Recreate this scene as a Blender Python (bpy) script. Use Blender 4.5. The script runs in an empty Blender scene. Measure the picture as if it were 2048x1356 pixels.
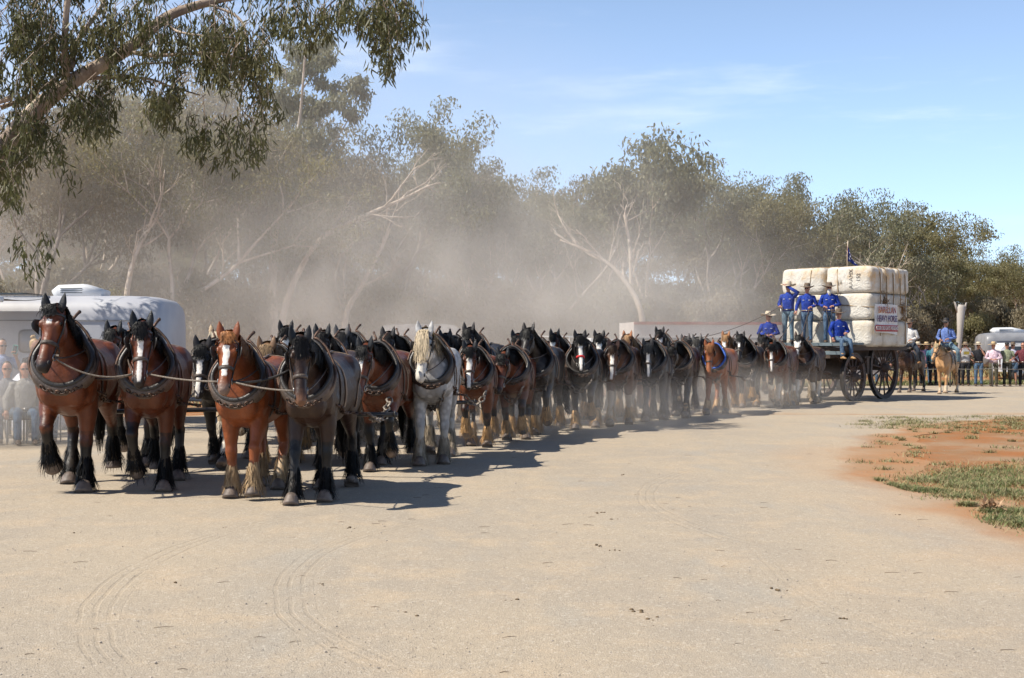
import bpy, bmesh, math, random
import numpy as np
from mathutils import Vector, Matrix
from mathutils.bvhtree import BVHTree

SC = bpy.context.scene
COL = SC.collection
PI = math.pi
R = math.radians

# ------------------------------------------------------------------ camera, sky, sun, exposure
F_PX, CAM_H, HORIZON = 2500.0, 1.64, 692.0          # focal length in photo pixels, eye height, horizon row
cam_d = bpy.data.cameras.new('camera')
cam = bpy.data.objects.new('camera', cam_d)
COL.objects.link(cam)
cam.location = (0, 0, CAM_H)
cam.rotation_euler = (R(90) + math.atan((HORIZON - 678) / F_PX), 0, 0)
cam_d.sensor_width = 36
cam_d.lens = 36 * F_PX / 2048
cam_d.clip_start = 0.1
cam_d.clip_end = 3000
SC.camera = cam

SUN_EL, SUN_AZ = R(50), R(17)      # from the left, a little from the camera's side
to_sun = Vector((-math.cos(SUN_EL) * math.cos(SUN_AZ), -math.cos(SUN_EL) * math.sin(SUN_AZ), math.sin(SUN_EL)))
world = bpy.data.worlds.new('World')
SC.world = world
world.use_nodes = True
wt = world.node_tree
wt.nodes.clear()
w_out = wt.nodes.new('ShaderNodeOutputWorld')
w_bg = wt.nodes.new('ShaderNodeBackground')
sky = wt.nodes.new('ShaderNodeTexSky')
sky.sky_type = 'NISHITA'
sky.sun_disc = False
sky.sun_elevation = SUN_EL
sky.sun_rotation = math.atan2(to_sun.x, to_sun.y)
sky.altitude = 200
sky.air_density = 1.0
sky.dust_density = 0.35
sky.ozone_density = 4.0
w_bg.inputs['Strength'].default_value = 0.052
# thin wisps of cirrus, given by direction only
w_tc = wt.nodes.new('ShaderNodeTexCoord')
w_map = wt.nodes.new('ShaderNodeMapping')
w_map.inputs['Scale'].default_value = (1.6, 1.6, 11.0)
w_map.inputs['Rotation'].default_value = (0.0, R(5), 0.0)
w_noise = wt.nodes.new('ShaderNodeTexNoise')
w_noise.inputs['Scale'].default_value = 2.3
w_noise.inputs['Detail'].default_value = 7
w_noise.inputs['Roughness'].default_value = 0.62
w_ramp = wt.nodes.new('ShaderNodeMapRange')
w_ramp.inputs['From Min'].default_value = 0.50
w_ramp.inputs['From Max'].default_value = 0.80
w_ramp.inputs['To Max'].default_value = 0.34
w_ramp.interpolation_type = 'SMOOTHSTEP'
w_mix = wt.nodes.new('ShaderNodeMix')
w_mix.data_type = 'RGBA'
w_mix.inputs['B'].default_value = (18.5, 19.0, 20.0, 1)
L = wt.links.new
L(w_tc.outputs['Generated'], w_map.inputs['Vector'])
L(w_map.outputs['Vector'], w_noise.inputs['Vector'])
L(w_noise.outputs['Fac'], w_ramp.inputs['Value'])
L(w_ramp.outputs['Result'], w_mix.inputs['Factor'])
w_tint = wt.nodes.new('ShaderNodeMix')
w_tint.data_type = 'RGBA'
w_tint.blend_type = 'MULTIPLY'
w_tint.inputs['Factor'].default_value = 1.0
w_tint.inputs['B'].default_value = (0.90, 1.0, 1.2, 1)
L(sky.outputs['Color'], w_tint.inputs['A'])
# pale daytime haze thickening evenly towards the horizon, all the way round
w_sep = wt.nodes.new('ShaderNodeSeparateXYZ')
L(w_tc.outputs['Generated'], w_sep.inputs[0])
w_inv = wt.nodes.new('ShaderNodeMath'); w_inv.operation = 'SUBTRACT'; w_inv.use_clamp = True; w_inv.inputs[0].default_value = 1.0
L(w_sep.outputs['Z'], w_inv.inputs[1])
w_pow = wt.nodes.new('ShaderNodeMath'); w_pow.operation = 'POWER'; w_pow.inputs[1].default_value = 3.0
L(w_inv.outputs[0], w_pow.inputs[0])
w_add = wt.nodes.new('ShaderNodeMix'); w_add.data_type = 'RGBA'; w_add.blend_type = 'ADD'
w_add.inputs['B'].default_value = (9.0, 12.2, 16.4, 1)
L(w_pow.outputs[0], w_add.inputs['Factor'])
L(w_tint.outputs['Result'], w_add.inputs['A'])
L(w_add.outputs['Result'], w_mix.inputs['A'])
L(w_mix.outputs['Result'], w_bg.inputs['Color'])
L(w_bg.outputs['Background'], w_out.inputs['Surface'])

sun_d = bpy.data.lights.new('sun', 'SUN')
sun_d.energy = 5.0
sun_d.angle = R(0.53)
sun_d.color = (1.0, 0.945, 0.84)
sun = bpy.data.objects.new('sun', sun_d)
COL.objects.link(sun)
sun.rotation_euler = to_sun.to_track_quat('Z', 'Y').to_euler()
sun.location = (-30, -10, 40)

vs = SC.view_settings
vs.view_transform = 'Standard'
vs.look = 'None'
vs.exposure = 0.5
vs.gamma = 1.0
vs.use_curve_mapping = False
SC.render.engine = 'CYCLES'
SC.cycles.use_denoising = True
SC.cycles.max_bounces = 6
SC.cycles.diffuse_bounces = 2
SC.cycles.glossy_bounces = 2
SC.cycles.transmission_bounces = 4
SC.cycles.transparent_max_bounces = 8
SC.cycles.volume_bounces = 1
SC.cycles.volume_step_rate = 4.0
SC.cycles.volume_max_steps = 64

# ------------------------------------------------------------------ helpers
def ground(px, py):
    """ground point seen at a photo pixel"""
    d = F_PX * CAM_H / (py - HORIZON)
    return Vector(((px - 1024) / F_PX * d, d, 0))

def at(px, py, d):
    """point at distance d seen at a photo pixel"""
    return Vector(((px - 1024) / F_PX * d, d, CAM_H - (py - HORIZON) / F_PX * d))

def srgb(r, g, b):
    f = lambda c: (c / 255 / 12.92) if c / 255 <= 0.04045 else ((c / 255 + 0.055) / 1.055) ** 2.4
    return (f(r), f(g), f(b))

class NT:
    """small wrapper to write node trees compactly"""
    def __init__(s, name):
        s.m = bpy.data.materials.new(name)
        s.m.use_nodes = True
        s.t = s.m.node_tree
        s.b = s.t.nodes['Principled BSDF']
        s.out = s.t.nodes['Material Output']
    def n(s, kind, **kw):
        o = s.t.nodes.new('ShaderNode' + kind)
        for k, v in kw.items():
            setattr(o, k, v)
        return o
    def put(s, sock, v):
        if hasattr(v, 'is_linked') or hasattr(v, 'links'):
            s.t.links.new(v, sock)
        else:
            if isinstance(v, (tuple, list)) and len(v) == 3 and sock.type == 'RGBA':
                v = (*v, 1)
            sock.default_value = v
    def math(s, op, a, b=None, c=None, clamp=False):
        o = s.n('Math', operation=op, use_clamp=clamp)
        s.put(o.inputs[0], a)
        if b is not None: s.put(o.inputs[1], b)
        if c is not None: s.put(o.inputs[2], c)
        return o.outputs[0]
    def mix(s, f, a, b, blend='MIX'):
        o = s.n('Mix', data_type='RGBA', blend_type=blend)
        s.put(o.inputs[0], f); s.put(o.inputs[6], a); s.put(o.inputs[7], b)
        return o.outputs[2]
    def attr(s, name):
        return s.n('Attribute', attribute_name=name).outputs['Fac']
    def coord(s, kind='Object'):
        if kind == 'World':
            return s.n('NewGeometry').outputs['Position']
        return s.n('TexCoord').outputs[kind]
    def noise(s, scale, detail=4, rough=0.55, vec=None, dist=0.0):
        o = s.n('TexNoise')
        o.inputs['Scale'].default_value = scale
        o.inputs['Detail'].default_value = detail
        o.inputs['Roughness'].default_value = rough
        o.inputs['Distortion'].default_value = dist
        s.put(o.inputs['Vector'], vec if vec is not None else s.coord())
        return o.outputs['Fac']
    def vor(s, scale, vec=None, feature='F1'):
        o = s.n('TexVoronoi', feature=feature)
        o.inputs['Scale'].default_value = scale
        s.put(o.inputs['Vector'], vec if vec is not None else s.coord())
        return o
    def step(s, v, a, b, lo=0.0, hi=1.0):
        o = s.n('MapRange', interpolation_type='SMOOTHSTEP')
        s.put(o.inputs['Value'], v)
        o.inputs['From Min'].default_value = a; o.inputs['From Max'].default_value = b
        o.inputs['To Min'].default_value = lo; o.inputs['To Max'].default_value = hi
        return o.outputs['Result']
    def scaled(s, vec, sc, rot=(0, 0, 0)):
        o = s.n('Mapping')
        s.put(o.inputs['Vector'], vec)
        o.inputs['Scale'].default_value = sc
        o.inputs['Rotation'].default_value = rot
        return o.outputs['Vector']
    def bump(s, h, strength=0.3, dist=0.02, normal=None):
        o = s.n('Bump')
        o.inputs['Strength'].default_value = strength
        o.inputs['Distance'].default_value = dist
        s.put(o.inputs['Height'], h)
        if normal is not None: s.put(o.inputs['Normal'], normal)
        return o.outputs['Normal']
    def done(s, color, rough=0.6, normal=None, **kw):
        s.put(s.b.inputs['Base Color'], color)
        s.put(s.b.inputs['Roughness'], rough)
        if normal is not None: s.put(s.b.inputs['Normal'], normal)
        for k, v in kw.items():
            s.put(s.b.inputs[k.replace('_', ' ')], v)
        return s.m

def pm(name, c1, c2=None, scale=6.0, rough=0.6, bump=0.0, bscale=40.0, detail=4, lo=0.35, hi=0.65, stretch=None, bdist=0.01, **kw):
    """plain procedural material: two tones mixed by noise, fine relief"""
    t = NT(name)
    vec = t.coord()
    if stretch: vec = t.scaled(vec, stretch)
    c2 = c2 or tuple(x * 0.7 for x in c1)
    col = t.mix(t.step(t.noise(scale, detail, vec=vec), lo, hi), c1, c2)
    nrm = t.bump(t.noise(bscale, 3, vec=vec), bump, bdist) if bump else None
    return t.done(col, rough, nrm, **kw)

def new_mesh(name, V, F, smooth=True, mats=None, fmat=None):
    me = bpy.data.meshes.new(name)
    V = np.asarray(V, dtype=np.float32)
    if isinstance(F, np.ndarray):
        nf, k = F.shape
        me.vertices.add(len(V)); me.vertices.foreach_set('co', V.ravel())
        me.loops.add(nf * k); me.loops.foreach_set('vertex_index', F.ravel().astype(np.int32))
        me.polygons.add(nf)
        me.polygons.foreach_set('loop_start', np.arange(0, nf * k, k, dtype=np.int32))
        me.update(calc_edges=True)
    else:
        me.from_pydata([tuple(map(float, v)) for v in V], [], F)
        me.update()
    if smooth:
        me.polygons.foreach_set('use_smooth', np.ones(len(me.polygons), dtype=bool))
    for m in (mats or []): me.materials.append(m)
    if fmat is not None:
        me.polygons.foreach_set('material_index', np.asarray(fmat, dtype=np.int32))
    return me

class MB:
    """collects shapes for ONE mesh"""
    def __init__(s): s.V = []; s.F = []; s.M = []; s.mi = 0
    def add(s, V, F):
        k = len(s.V)
        s.V.extend([tuple(v) for v in V])
        s.F.extend([tuple(i + k for i in f) for f in F])
        s.M.extend([s.mi] * len(F))
    def box(s, c, size, rot=None, taper=1.0):
        x, y, z = (q / 2 for q in size)
        P = [(-x, -y, -z), (x, -y, -z), (x, y, -z), (-x, y, -z), (-x * taper, -y * taper, z), (x * taper, -y * taper, z), (x * taper, y * taper, z), (-x * taper, y * taper, z)]
        if rot is not None: P = [rot @ Vector(p) for p in P]
        s.add([(p[0] + c[0], p[1] + c[1], p[2] + c[2]) for p in P], [(3, 2, 1, 0), (4, 5, 6, 7), (0, 1, 5, 4), (1, 2, 6, 5), (2, 3, 7, 6), (3, 0, 4, 7)])
    def loft(s, secs, n=12, A=(1, 0, 0), closed=True, power=2.0):
        V, F = loft(secs, n, A, closed, power); s.add(V, F)
    def tube(s, pts, r, n=6, closed=True):
        V, F = tube(pts, r, n, closed); s.add(V, F)
    def ell(s, c, r, n=10, m=7, rot=None):
        V = [(0, 0, -1)]; F = []
        for i in range(1, m):
            a = -PI / 2 + PI * i / m
            for j in range(n):
                b = 2 * PI * j / n
                V.append((math.cos(a) * math.cos(b), math.cos(a) * math.sin(b), math.sin(a)))
        V.append((0, 0, 1))
        for j in range(n):
            F.append((0, 1 + (j + 1) % n, 1 + j))
            F.append((len(V) - 1, 1 + (m - 2) * n + j, 1 + (m - 2) * n + (j + 1) % n))
            for i in range(m - 2):
                F.append((1 + i * n + j, 1 + i * n + (j + 1) % n, 1 + (i + 1) * n + (j + 1) % n, 1 + (i + 1) * n + j))
        P = [Vector((v[0] * r[0], v[1] * r[1], v[2] * r[2])) for v in V]
        if rot is not None: P = [rot @ p for p in P]
        s.add([(p.x + c[0], p.y + c[1], p.z + c[2]) for p in P], F)
    def lathe(s, prof, n=16, c=(0, 0, 0), sx=1.0, sy=1.0, rot=None, warp=None):
        V = []; F = []
        for (r, z) in prof:
            for j in range(n):
                a = 2 * PI * j / n
                p = Vector((r * math.cos(a) * sx, r * math.sin(a) * sy, z))
                if warp: p = warp(p, a, r)
                if rot is not None: p = rot @ p
                V.append((p.x + c[0], p.y + c[1], p.z + c[2]))
        for i in range(len(prof) - 1):
            for j in range(n):
                F.append((i * n + j, i * n + (j + 1) % n, (i + 1) * n + (j + 1) % n, (i + 1) * n + j))
        s.add(V, F)
    def ring(s, c, U, W, R0, r, n=12, m=6):
        """torus in the plane U, W"""
        c = Vector(c); U = Vector(U).normalized(); W = Vector(W).normalized(); K = U.cross(W)
        V = []; F = []
        for i in range(n):
            a = 2 * PI * i / n
            e = U * math.cos(a) + W * math.sin(a)
            for j in range(m):
                b = 2 * PI * j / m
                V.append(c + e * (R0 + r * math.cos(b)) + K * (r * math.sin(b)))
        for i in range(n):
            for j in range(m):
                F.append((i * m + j, ((i + 1) % n) * m + j, ((i + 1) % n) * m + (j + 1) % m, i * m + (j + 1) % m))
        s.add(V, F)
    def mesh(s, name, mats=None, smooth=True):
        mats = mats if isinstance(mats, (list, tuple)) or mats is None else [mats]
        return new_mesh(name, s.V, s.F, smooth, mats, s.M if mats and len(mats) > 1 else None)
    def build(s, name, mat, parent=None, smooth=True, loc=None):
        return link(name, s.mesh(name, mat, smooth), parent, loc=loc)

def loft(secs, n=12, A=(1, 0, 0), closed=True, power=2.0):
    """tube through sections (centre, lateral radius, other radius[, lateral axis])"""
    C = [Vector(q[0]) for q in secs]
    V = []; F = []
    for i, q in enumerate(secs):
        a = Vector(q[3]) if len(q) > 3 else Vector(A)
        T = (C[min(i + 1, len(C) - 1)] - C[max(i - 1, 0)]).normalized()
        a = (a - T * a.dot(T)).normalized()
        b = T.cross(a)
        for j in range(n):
            th = 2 * PI * j / n
            ct, st = math.cos(th), math.sin(th)
            if power != 2.0:
                ct = math.copysign(abs(ct) ** (2 / power), ct); st = math.copysign(abs(st) ** (2 / power), st)
            V.append(C[i] + a * (ct * q[1]) + b * (st * q[2]))
    for i in range(len(secs) - 1):
        for j in range(n):
            F.append((i * n + j, i * n + (j + 1) % n, (i + 1) * n + (j + 1) % n, (i + 1) * n + j))
    if closed:
        F.append(tuple(range(n))[::-1]); F.append(tuple((len(secs) - 1) * n + j for j in range(n)))
    return V, F

def tube(pts, r, n=6, closed=True):
    P = [Vector(p) for p in pts]
    rr = r if isinstance(r, (list, tuple)) else [r] * len(P)
    V = []; F = []
    T = (P[1] - P[0]).normalized()
    a = T.orthogonal().normalized()
    for i in range(len(P)):
        T = (P[min(i + 1, len(P) - 1)] - P[max(i - 1, 0)])
        T = T.normalized() if T.length > 1e-9 else Vector((0, 0, 1))
        a = (a - T * a.dot(T))
        a = a.normalized() if a.length > 1e-6 else T.orthogonal().normalized()
        b = T.cross(a)
        for j in range(n):
            th = 2 * PI * j / n
            V.append(P[i] + (a * math.cos(th) + b * math.sin(th)) * rr[i])
    for i in range(len(P) - 1):
        for j in range(n):
            F.append((i * n + j, i * n + (j + 1) % n, (i + 1) * n + (j + 1) % n, (i + 1) * n + j))
    if closed:
        F.append(tuple(range(n))[::-1]); F.append(tuple((len(P) - 1) * n + j for j in range(n)))
    return V, F

def catmull(pts, k=6):
    P = [Vector(p) for p in pts]
    P = [P[0] * 2 - P[1]] + P + [P[-1] * 2 - P[-2]]
    out = []
    for i in range(1, len(P) - 2):
        for j in range(k):
            t = j / k
            a, b, c, d = P[i - 1], P[i], P[i + 1], P[i + 2]
            out.append(0.5 * ((2 * b) + (c - a) * t + (2 * a - 5 * b + 4 * c - d) * t * t + (3 * b - a - 3 * c + d) * t ** 3))
    out.append(P[-2])
    return out

def sag(a, b, drop, k=10):
    a = Vector(a); b = Vector(b)
    return [a.lerp(b, t / k) - Vector((0, 0, drop * 4 * (t / k) * (1 - t / k))) for t in range(k + 1)]

def link(name, data, parent=None, loc=None, rotz=0.0, mat=None):
    o = bpy.data.objects.new(name, data)
    COL.objects.link(o)
    if parent is not None: o.parent = parent
    if loc is not None: o.location = loc
    if rotz: o.rotation_euler = (0, 0, rotz)
    if mat is not None and data is not None:
        if not data.materials: data.materials.append(mat)
        o.material_slots[0].link = 'OBJECT'
        o.material_slots[0].material = mat
    return o

def tag(o, label=None, cat=None, group=None, kind=None):
    if label: o['label'] = label
    if cat: o['category'] = cat
    if group: o['group'] = group
    if kind: o['kind'] = kind
    return o

def thing(name, label, cat, loc=(0, 0, 0), rotz=0.0, group=None):
    o = bpy.data.objects.new(name, None)
    COL.objects.link(o)
    o.empty_display_size = 0.2
    o.location = loc; o.rotation_euler = (0, 0, rotz)
    return tag(o, label, cat, group)

def remesh(mb, voxel, smooth_it=4):
    """union of closed shapes -> one continuous surface"""
    me = new_mesh('tmp', mb.V, mb.F)
    o = bpy.data.objects.new('tmp', me)
    COL.objects.link(o)
    m = o.modifiers.new('r', 'REMESH'); m.mode = 'VOXEL'; m.voxel_size = voxel
    s = o.modifiers.new('s', 'SMOOTH'); s.factor = 0.5; s.iterations = smooth_it
    dg = bpy.context.evaluated_depsgraph_get()
    out = bpy.data.meshes.new_from_object(o.evaluated_get(dg))
    bpy.data.objects.remove(o); bpy.data.meshes.remove(me)
    V = np.empty(len(out.vertices) * 3, dtype=np.float32); out.vertices.foreach_get('co', V)
    F = [tuple(p.vertices) for p in out.polygons]
    bpy.data.meshes.remove(out)
    return V.reshape(-1, 3), F

def ribbons(P, N, W):
    """hair: n strands of k points; N outward normals (n,k,3); W half widths (n,k)"""
    P = np.asarray(P, float); n, k, _ = P.shape
    T = np.gradient(P, axis=1)
    S = np.cross(T, N)
    S /= np.linalg.norm(S, axis=2, keepdims=True) + 1e-9
    A = P - S * W[..., None]; B = P + S * W[..., None]
    V = np.stack([A, B], axis=2).reshape(-1, 3)
    base = (np.arange(n) * k * 2)[:, None] + (np.arange(k - 1) * 2)[None, :]
    F = np.stack([base, base + 1, base + 3, base + 2], axis=2).reshape(-1, 4)
    return V, F

def chain_links(mb, pts, step=0.055, r=0.008, wid=0.018):
    """a run of real oval links along a polyline"""
    P = [Vector(p) for p in pts]
    D = [0.0]
    for a, b in zip(P, P[1:]): D.append(D[-1] + (b - a).length)
    n = max(2, int(D[-1] / step))
    def pos(s):
        for i in range(len(P) - 1):
            if s <= D[i + 1] or i == len(P) - 2:
                return P[i].lerp(P[i + 1], (s - D[i]) / max(1e-6, D[i + 1] - D[i]))
    for i in range(n):
        c = pos((i + 0.5) / n * D[-1]); t = (pos((i + 0.9) / n * D[-1]) - pos((i + 0.1) / n * D[-1])).normalized()
        u = t.orthogonal().normalized()
        v = t.cross(u)
        w = (u if i % 2 else v) * 0.8 + (v if i % 2 else u) * 0.3
        w.normalize()
        k = t.cross(w)
        V = []; F = []
        nn, m = 7, 3
        for a in range(nn):
            th = 2 * PI * a / nn
            e = t * (math.cos(th) * step * 0.68) + w * (math.sin(th) * wid)
            en = (t * math.cos(th) + w * math.sin(th)).normalized()
            for b in range(m):
                ph = 2 * PI * b / m
                V.append(c + e + en * (r * math.cos(ph)) + k * (r * math.sin(ph)))
        for a in range(nn):
            for b in range(m):
                F.append((a * m + b, ((a + 1) % nn) * m + b, ((a + 1) % nn) * m + (b + 1) % m, a * m + (b + 1) % m))
        mb.add(V, F)

LEATHER = pm('leather', (0.045, 0.030, 0.022), (0.10, 0.075, 0.058), 9, 0.55, 0.3, 60)
LEATHER_BLACK = pm('black_leather', (0.018, 0.016, 0.015), (0.045, 0.038, 0.033), 8, 0.42, 0.3, 60)
LEATHER_TAN = pm('tan_leather', (0.16, 0.10, 0.06), (0.26, 0.18, 0.12), 9, 0.6, 0.25, 60)
IRON = pm('rusty_iron', (0.05, 0.036, 0.03), (0.13, 0.07, 0.045), 22, 0.55, 0.3, 70, Metallic=0.55)
STEEL = pm('bright_steel', (0.45, 0.44, 0.42), (0.3, 0.28, 0.26), 30, 0.32, Metallic=0.9)
ROPE = pm('rope', (0.22, 0.18, 0.14), (0.12, 0.095, 0.075), 60, 0.8, 0.4, 120)
GLOSS_BLACK = pm('eye_dark', (0.006, 0.005, 0.004), (0.012, 0.008, 0.006), 6, 0.08)
NOSTRIL = pm('nostril_dark', (0.012, 0.009, 0.009), (0.02, 0.014, 0.013), 20, 0.6)
# ------------------------------------------------------------------ draught horses: pose meshes shared by the team
FRONT = {  # elbow, knee, fetlock, hoof (y, z), forward is -y
    'stand': ((0.0, .98), (-.02, .56), (0.01, .19), (-.05, .06)),
    'fwd':   ((-.05, .98), (-.19, .57), (-.31, .20), (-.385, .06)),
    'back':  ((.05, .96), (.10, .55), (.29, .21), (.27, .07)),
    'lift':  ((-.06, 1.0), (-.27, .68), (-.13, .34), (.03, .27)),
    'reach': ((-.07, .98), (-.28, .60), (-.45, .25), (-.54, .11)),
    'push':  ((.06, .95), (.15, .55), (.38, .24), (.37, .09)),
    'high':  ((-.08, 1.0), (-.33, .74), (-.20, .42), (-.06, .33)),
    'step':  ((-.05, 1.0), (-.24, .62), (-.25, .26), (-.27, .12)),
}
HIND = {   # stifle, hock, fetlock, hoof
    'stand': ((1.00, .98), (1.33, .62), (1.27, .19), (1.21, .06)),
    'fwd':   ((.90, .98), (1.10, .60), (.93, .20), (.86, .06)),
    'back':  ((1.08, .98), (1.48, .65), (1.55, .24), (1.52, .09)),
    'reach': ((.84, .98), (1.00, .60), (.76, .21), (.68, .07)),
    'push':  ((1.10, .98), (1.52, .68), (1.68, .30), (1.70, .17)),
    'lift':  ((.86, 1.0), (1.16, .70), (1.03, .35), (1.08, .24)),
}

def v3(x, yz): return Vector((x, yz[0], yz[1]))

def leg_sections(side, joints, hind):
    x0, x1 = (.19, .165) if not hind else (.19, .175)
    e, k, f, h = joints
    E, K, Fe, H = v3(side * x0, e), v3(side * (x0 + x1) / 2, k), v3(side * x1, f), v3(side * x1, h)
    S = []
    if not hind:
        S += [((side * .19, .06, 1.36), .10, .20, -0.4), ((side * .205, .0, 1.16), .125, .20, -0.2), (E + Vector((0, 0, .03)), .112, .15, 0.02)]
        S += [(E.lerp(K, .3), .108, .125, .12), (E.lerp(K, .62), .086, .096, .27), (E.lerp(K, .85), .072, .078, .38), (K, .078, .084, .44)]
    else:
        S += [((side * .17, 1.17, 1.36), .15, .30, -0.4), ((side * .19, 1.13, 1.14), .15, .29, -0.2), (E + Vector((0, .06, .02)), .135, .215, 0.0)]
        S += [(E.lerp(K, .35) + Vector((0, .03, 0)), .105, .15, .13), (E.lerp(K, .68), .075, .105, .28), (E.lerp(K, .9), .06, .085, .38), (K, .063, .088, .44)]
    S += [(K.lerp(Fe, .22), .064, .070, .56), (K.lerp(Fe, .55), .058, .064, .68), (K.lerp(Fe, .85), .064, .070, .80), (Fe, .074, .080, .86),
          (Fe.lerp(H, .5), .060, .064, .92), (H, .075, .082, .98)]
    return S, (E, K, Fe, H)

def make_pose(name, poll, pitch, yaw, legs, seed=1, voxel=0.019, mane_side=(1,), mane_len=.34, tail_swing=0.0, roll=0.0, forelock=.19):
    rnd = np.random.default_rng(seed)
    mb = MB()
    samples = []   # centre, radius, part, t
    # trunk
    TR = [(-.47, 1.20, .09, .12), (-.42, 1.20, .20, .24), (-.30, 1.22, .265, .33), (-.12, 1.255, .30, .405), (.08, 1.265, .315, .44), (.32, 1.24, .335, .41),
          (.58, 1.235, .345, .40), (.84, 1.265, .34, .385), (1.08, 1.295, .34, .395), (1.28, 1.305, .325, .38), (1.44, 1.26, .26, .31), (1.53, 1.22, .17, .20), (1.57, 1.2, .06, .08)]
    secs = [((0, y, z), w, h) for y, z, w, h in TR]
    mb.loft(secs, 20, power=2.25)
    for c, w, h in secs: samples.append((Vector(c), (w + h) / 2, 'b', 0))
    for s in (-1, 1):
        mb.ell((s * .13, -.355, 1.13), (.125, .13, .18))          # breast muscles
        mb.ell((s * .235, -.16, 1.24), (.09, .20, .27))           # shoulder
        mb.ell((s * .20, 1.14, 1.42), (.17, .30, .24))           # quarters
        mb.ell((s * .22, 1.28, 1.18), (.13, .23, .26))
    # neck
    P = Vector(poll)
    B0 = Vector((0, -.02, 1.34)); mid = B0.lerp(P, .5) + Vector((0, -.02, .06))
    D = Vector((math.sin(yaw) * math.cos(pitch - PI / 2), -math.cos(yaw) * math.sin(pitch), -math.cos(pitch)))
    D = Vector((math.sin(yaw) * math.sin(pitch), -math.cos(yaw) * math.sin(pitch), -math.cos(pitch))).normalized()
    Lx = Vector((math.cos(yaw), math.sin(yaw), 0))
    Lx = (Lx + Vector((0, 0, math.sin(roll)))).normalized()
    Lx = (Lx - D * Lx.dot(D)).normalized()
    Nf = D.cross(Lx)          # out of the forehead
    if Nf.y > 0 and abs(yaw) < 1.2: Nf = -Nf
    NK = []
    for i in range(9):
        t = i / 8
        c = B0 * (1 - t) ** 2 + mid * 2 * t * (1 - t) + (P - Nf * .03 + D * .04) * t * t
        w = .235 * (1 - t) + .098 * t - .035 * math.sin(PI * t)
        h = .40 * (1 - t) ** 1.3 + .155 * (1 - (1 - t) ** 1.3) - .015 * math.sin(PI * t)
        ax = Vector((1, 0, 0)).lerp(Lx, t * t)
        NK.append((c, w, h, ax))
        samples.append((c, (w + h) / 2, 'n', t))
    mb.loft(NK, 18)
    # head
    HL = .68
    HS = [(-.06, .05, .05), (-.02, .088, .09), (.06, .108, .115), (.16, .116, .145), (.26, .118, .165), (.37, .108, .160), (.48, .088, .125), (.6, .074, .100),
          (.72, .068, .088), (.82, .073, .084), (.91, .074, .078), (.975, .062, .060), (1.01, .035, .035)]
    hsec = []
    for t, w, d in HS:
        hsec.append((P + D * (t * HL) + Nf * (.095 - d - .02 * math.sin(PI * min(1, max(0, t)))), w, d, Lx))
        samples.append((hsec[-1][0], (w + d) / 2, 'h', t))
    mb.loft(hsec, 18, power=2.3)
    head_at = lambda t, u, n: P + D * (t * HL) + Lx * u + Nf * n
    for s in (-1, 1):
        rot = Matrix((Lx, Nf, D)).transposed()
        mb.ell(head_at(.25, s * .098, .035), (.03, .042, .05), rot=rot)
        mb.ell(head_at(.30, s * .080, -.10), (.042, .10, .12), rot=rot)
        mb.ell(head_at(.89, s * .052, .035), (.030, .032, .045), rot=rot)
    mb.ell(head_at(.97, 0, -.035), (.05, .05, .04), rot=rot)
    # legs
    LG = []
    for i, (s, hind) in enumerate(((-1, False), (1, False), (-1, True), (1, True))):
        S, J = leg_sections(s, (HIND if hind else FRONT)[legs[i]], hind)
        mb.loft([q[:3] for q in S], 14)
        for c, a, b, t in S: samples.append((Vector(c), (a + b) / 2, 'l', t))
        LG.append((s, hind, J))
        J_e, J_k, J_f, J_h = J
        mb.ell(J_k, (.074, .08, .08)); mb.ell(J_f, (.07, .078, .065))
    # dock of the tail
    mb.loft([((0, 1.46, 1.47), .05, .05), ((0, 1.56, 1.46), .045, .045), ((0, 1.63, 1.34), .035, .035), ((0, 1.65, 1.18), .02, .02)], 8)
    V, F = remesh(mb, voxel, 5)
    nb = len(V)
    # region attributes
    C = np.array([s[0][:] for s in samples]); Rr = np.array([s[1] for s in samples])
    d = np.linalg.norm(V[:, None, :] - C[None], axis=2) / Rr[None]
    best = d.argmin(1)
    part = np.array([s[2] for s in samples])[best]
    Dn, Ln, Nn, Pn = np.array(D), np.array(Lx), np.array(Nf), np.array(P)
    rel = V - Pn
    ht = np.where(part == 'h', rel @ Dn / HL, -1.0)
    hu = np.where(part == 'h', rel @ Ln, 0.0)
    hf = np.where(part == 'h', rel @ Nn, -1.0)
    lt = np.zeros(nb)
    for s, hind, J in LG:
        # parameter along the nearest leg polyline
        pts = np.array([J[0][:], J[1][:], J[2][:], J[3][:]]); ts = [0.0, .44, .86, .98]
        for k in range(3):
            a, b = pts[k], pts[k + 1]
            q = np.clip(((V - a) @ (b - a)) / ((b - a) @ (b - a)), 0, 1)
            dist = np.linalg.norm(V - (a + q[:, None] * (b - a)), axis=1)
            tt = ts[k] + q * (ts[k + 1] - ts[k])
            near = (dist < (.17 - .06 * tt)) & (part == 'l') & (V[:, 0] * s > 0)
            lt = np.where(near, np.maximum(lt, tt), lt)
    # ears
    V = [tuple(v) for v in V]; F = list(F)
    attrs = [list(ht), list(hu), list(hf), list(lt)]
    for s in (-1, 1):
        base = head_at(.015, s * .075, .015)
        up = (-D * .86 + Lx * (s * .30) + Nf * .22).normalized()
        up = (up * 0.8 + Vector((0, 0, 1)) * .35).normalized()
        E = []
        for t, w, th in ((-.15, .026, .026), (0, .036, .03), (.25, .050, .026), (.5, .046, .020), (.75, .030, .013), (.93, .011, .006), (1.0, .003, .003)):
            E.append((base + up * (t * .20) + Lx * (-s * .012 * t * t), w, th, (Lx * .92 + Nf * (s * .3))))
        ve, fe = loft(E, 10)
        # hollow the inner side
        k = len(V); V += [tuple(v) for v in ve]; F += [tuple(i + k for i in f) for f in fe]
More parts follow.
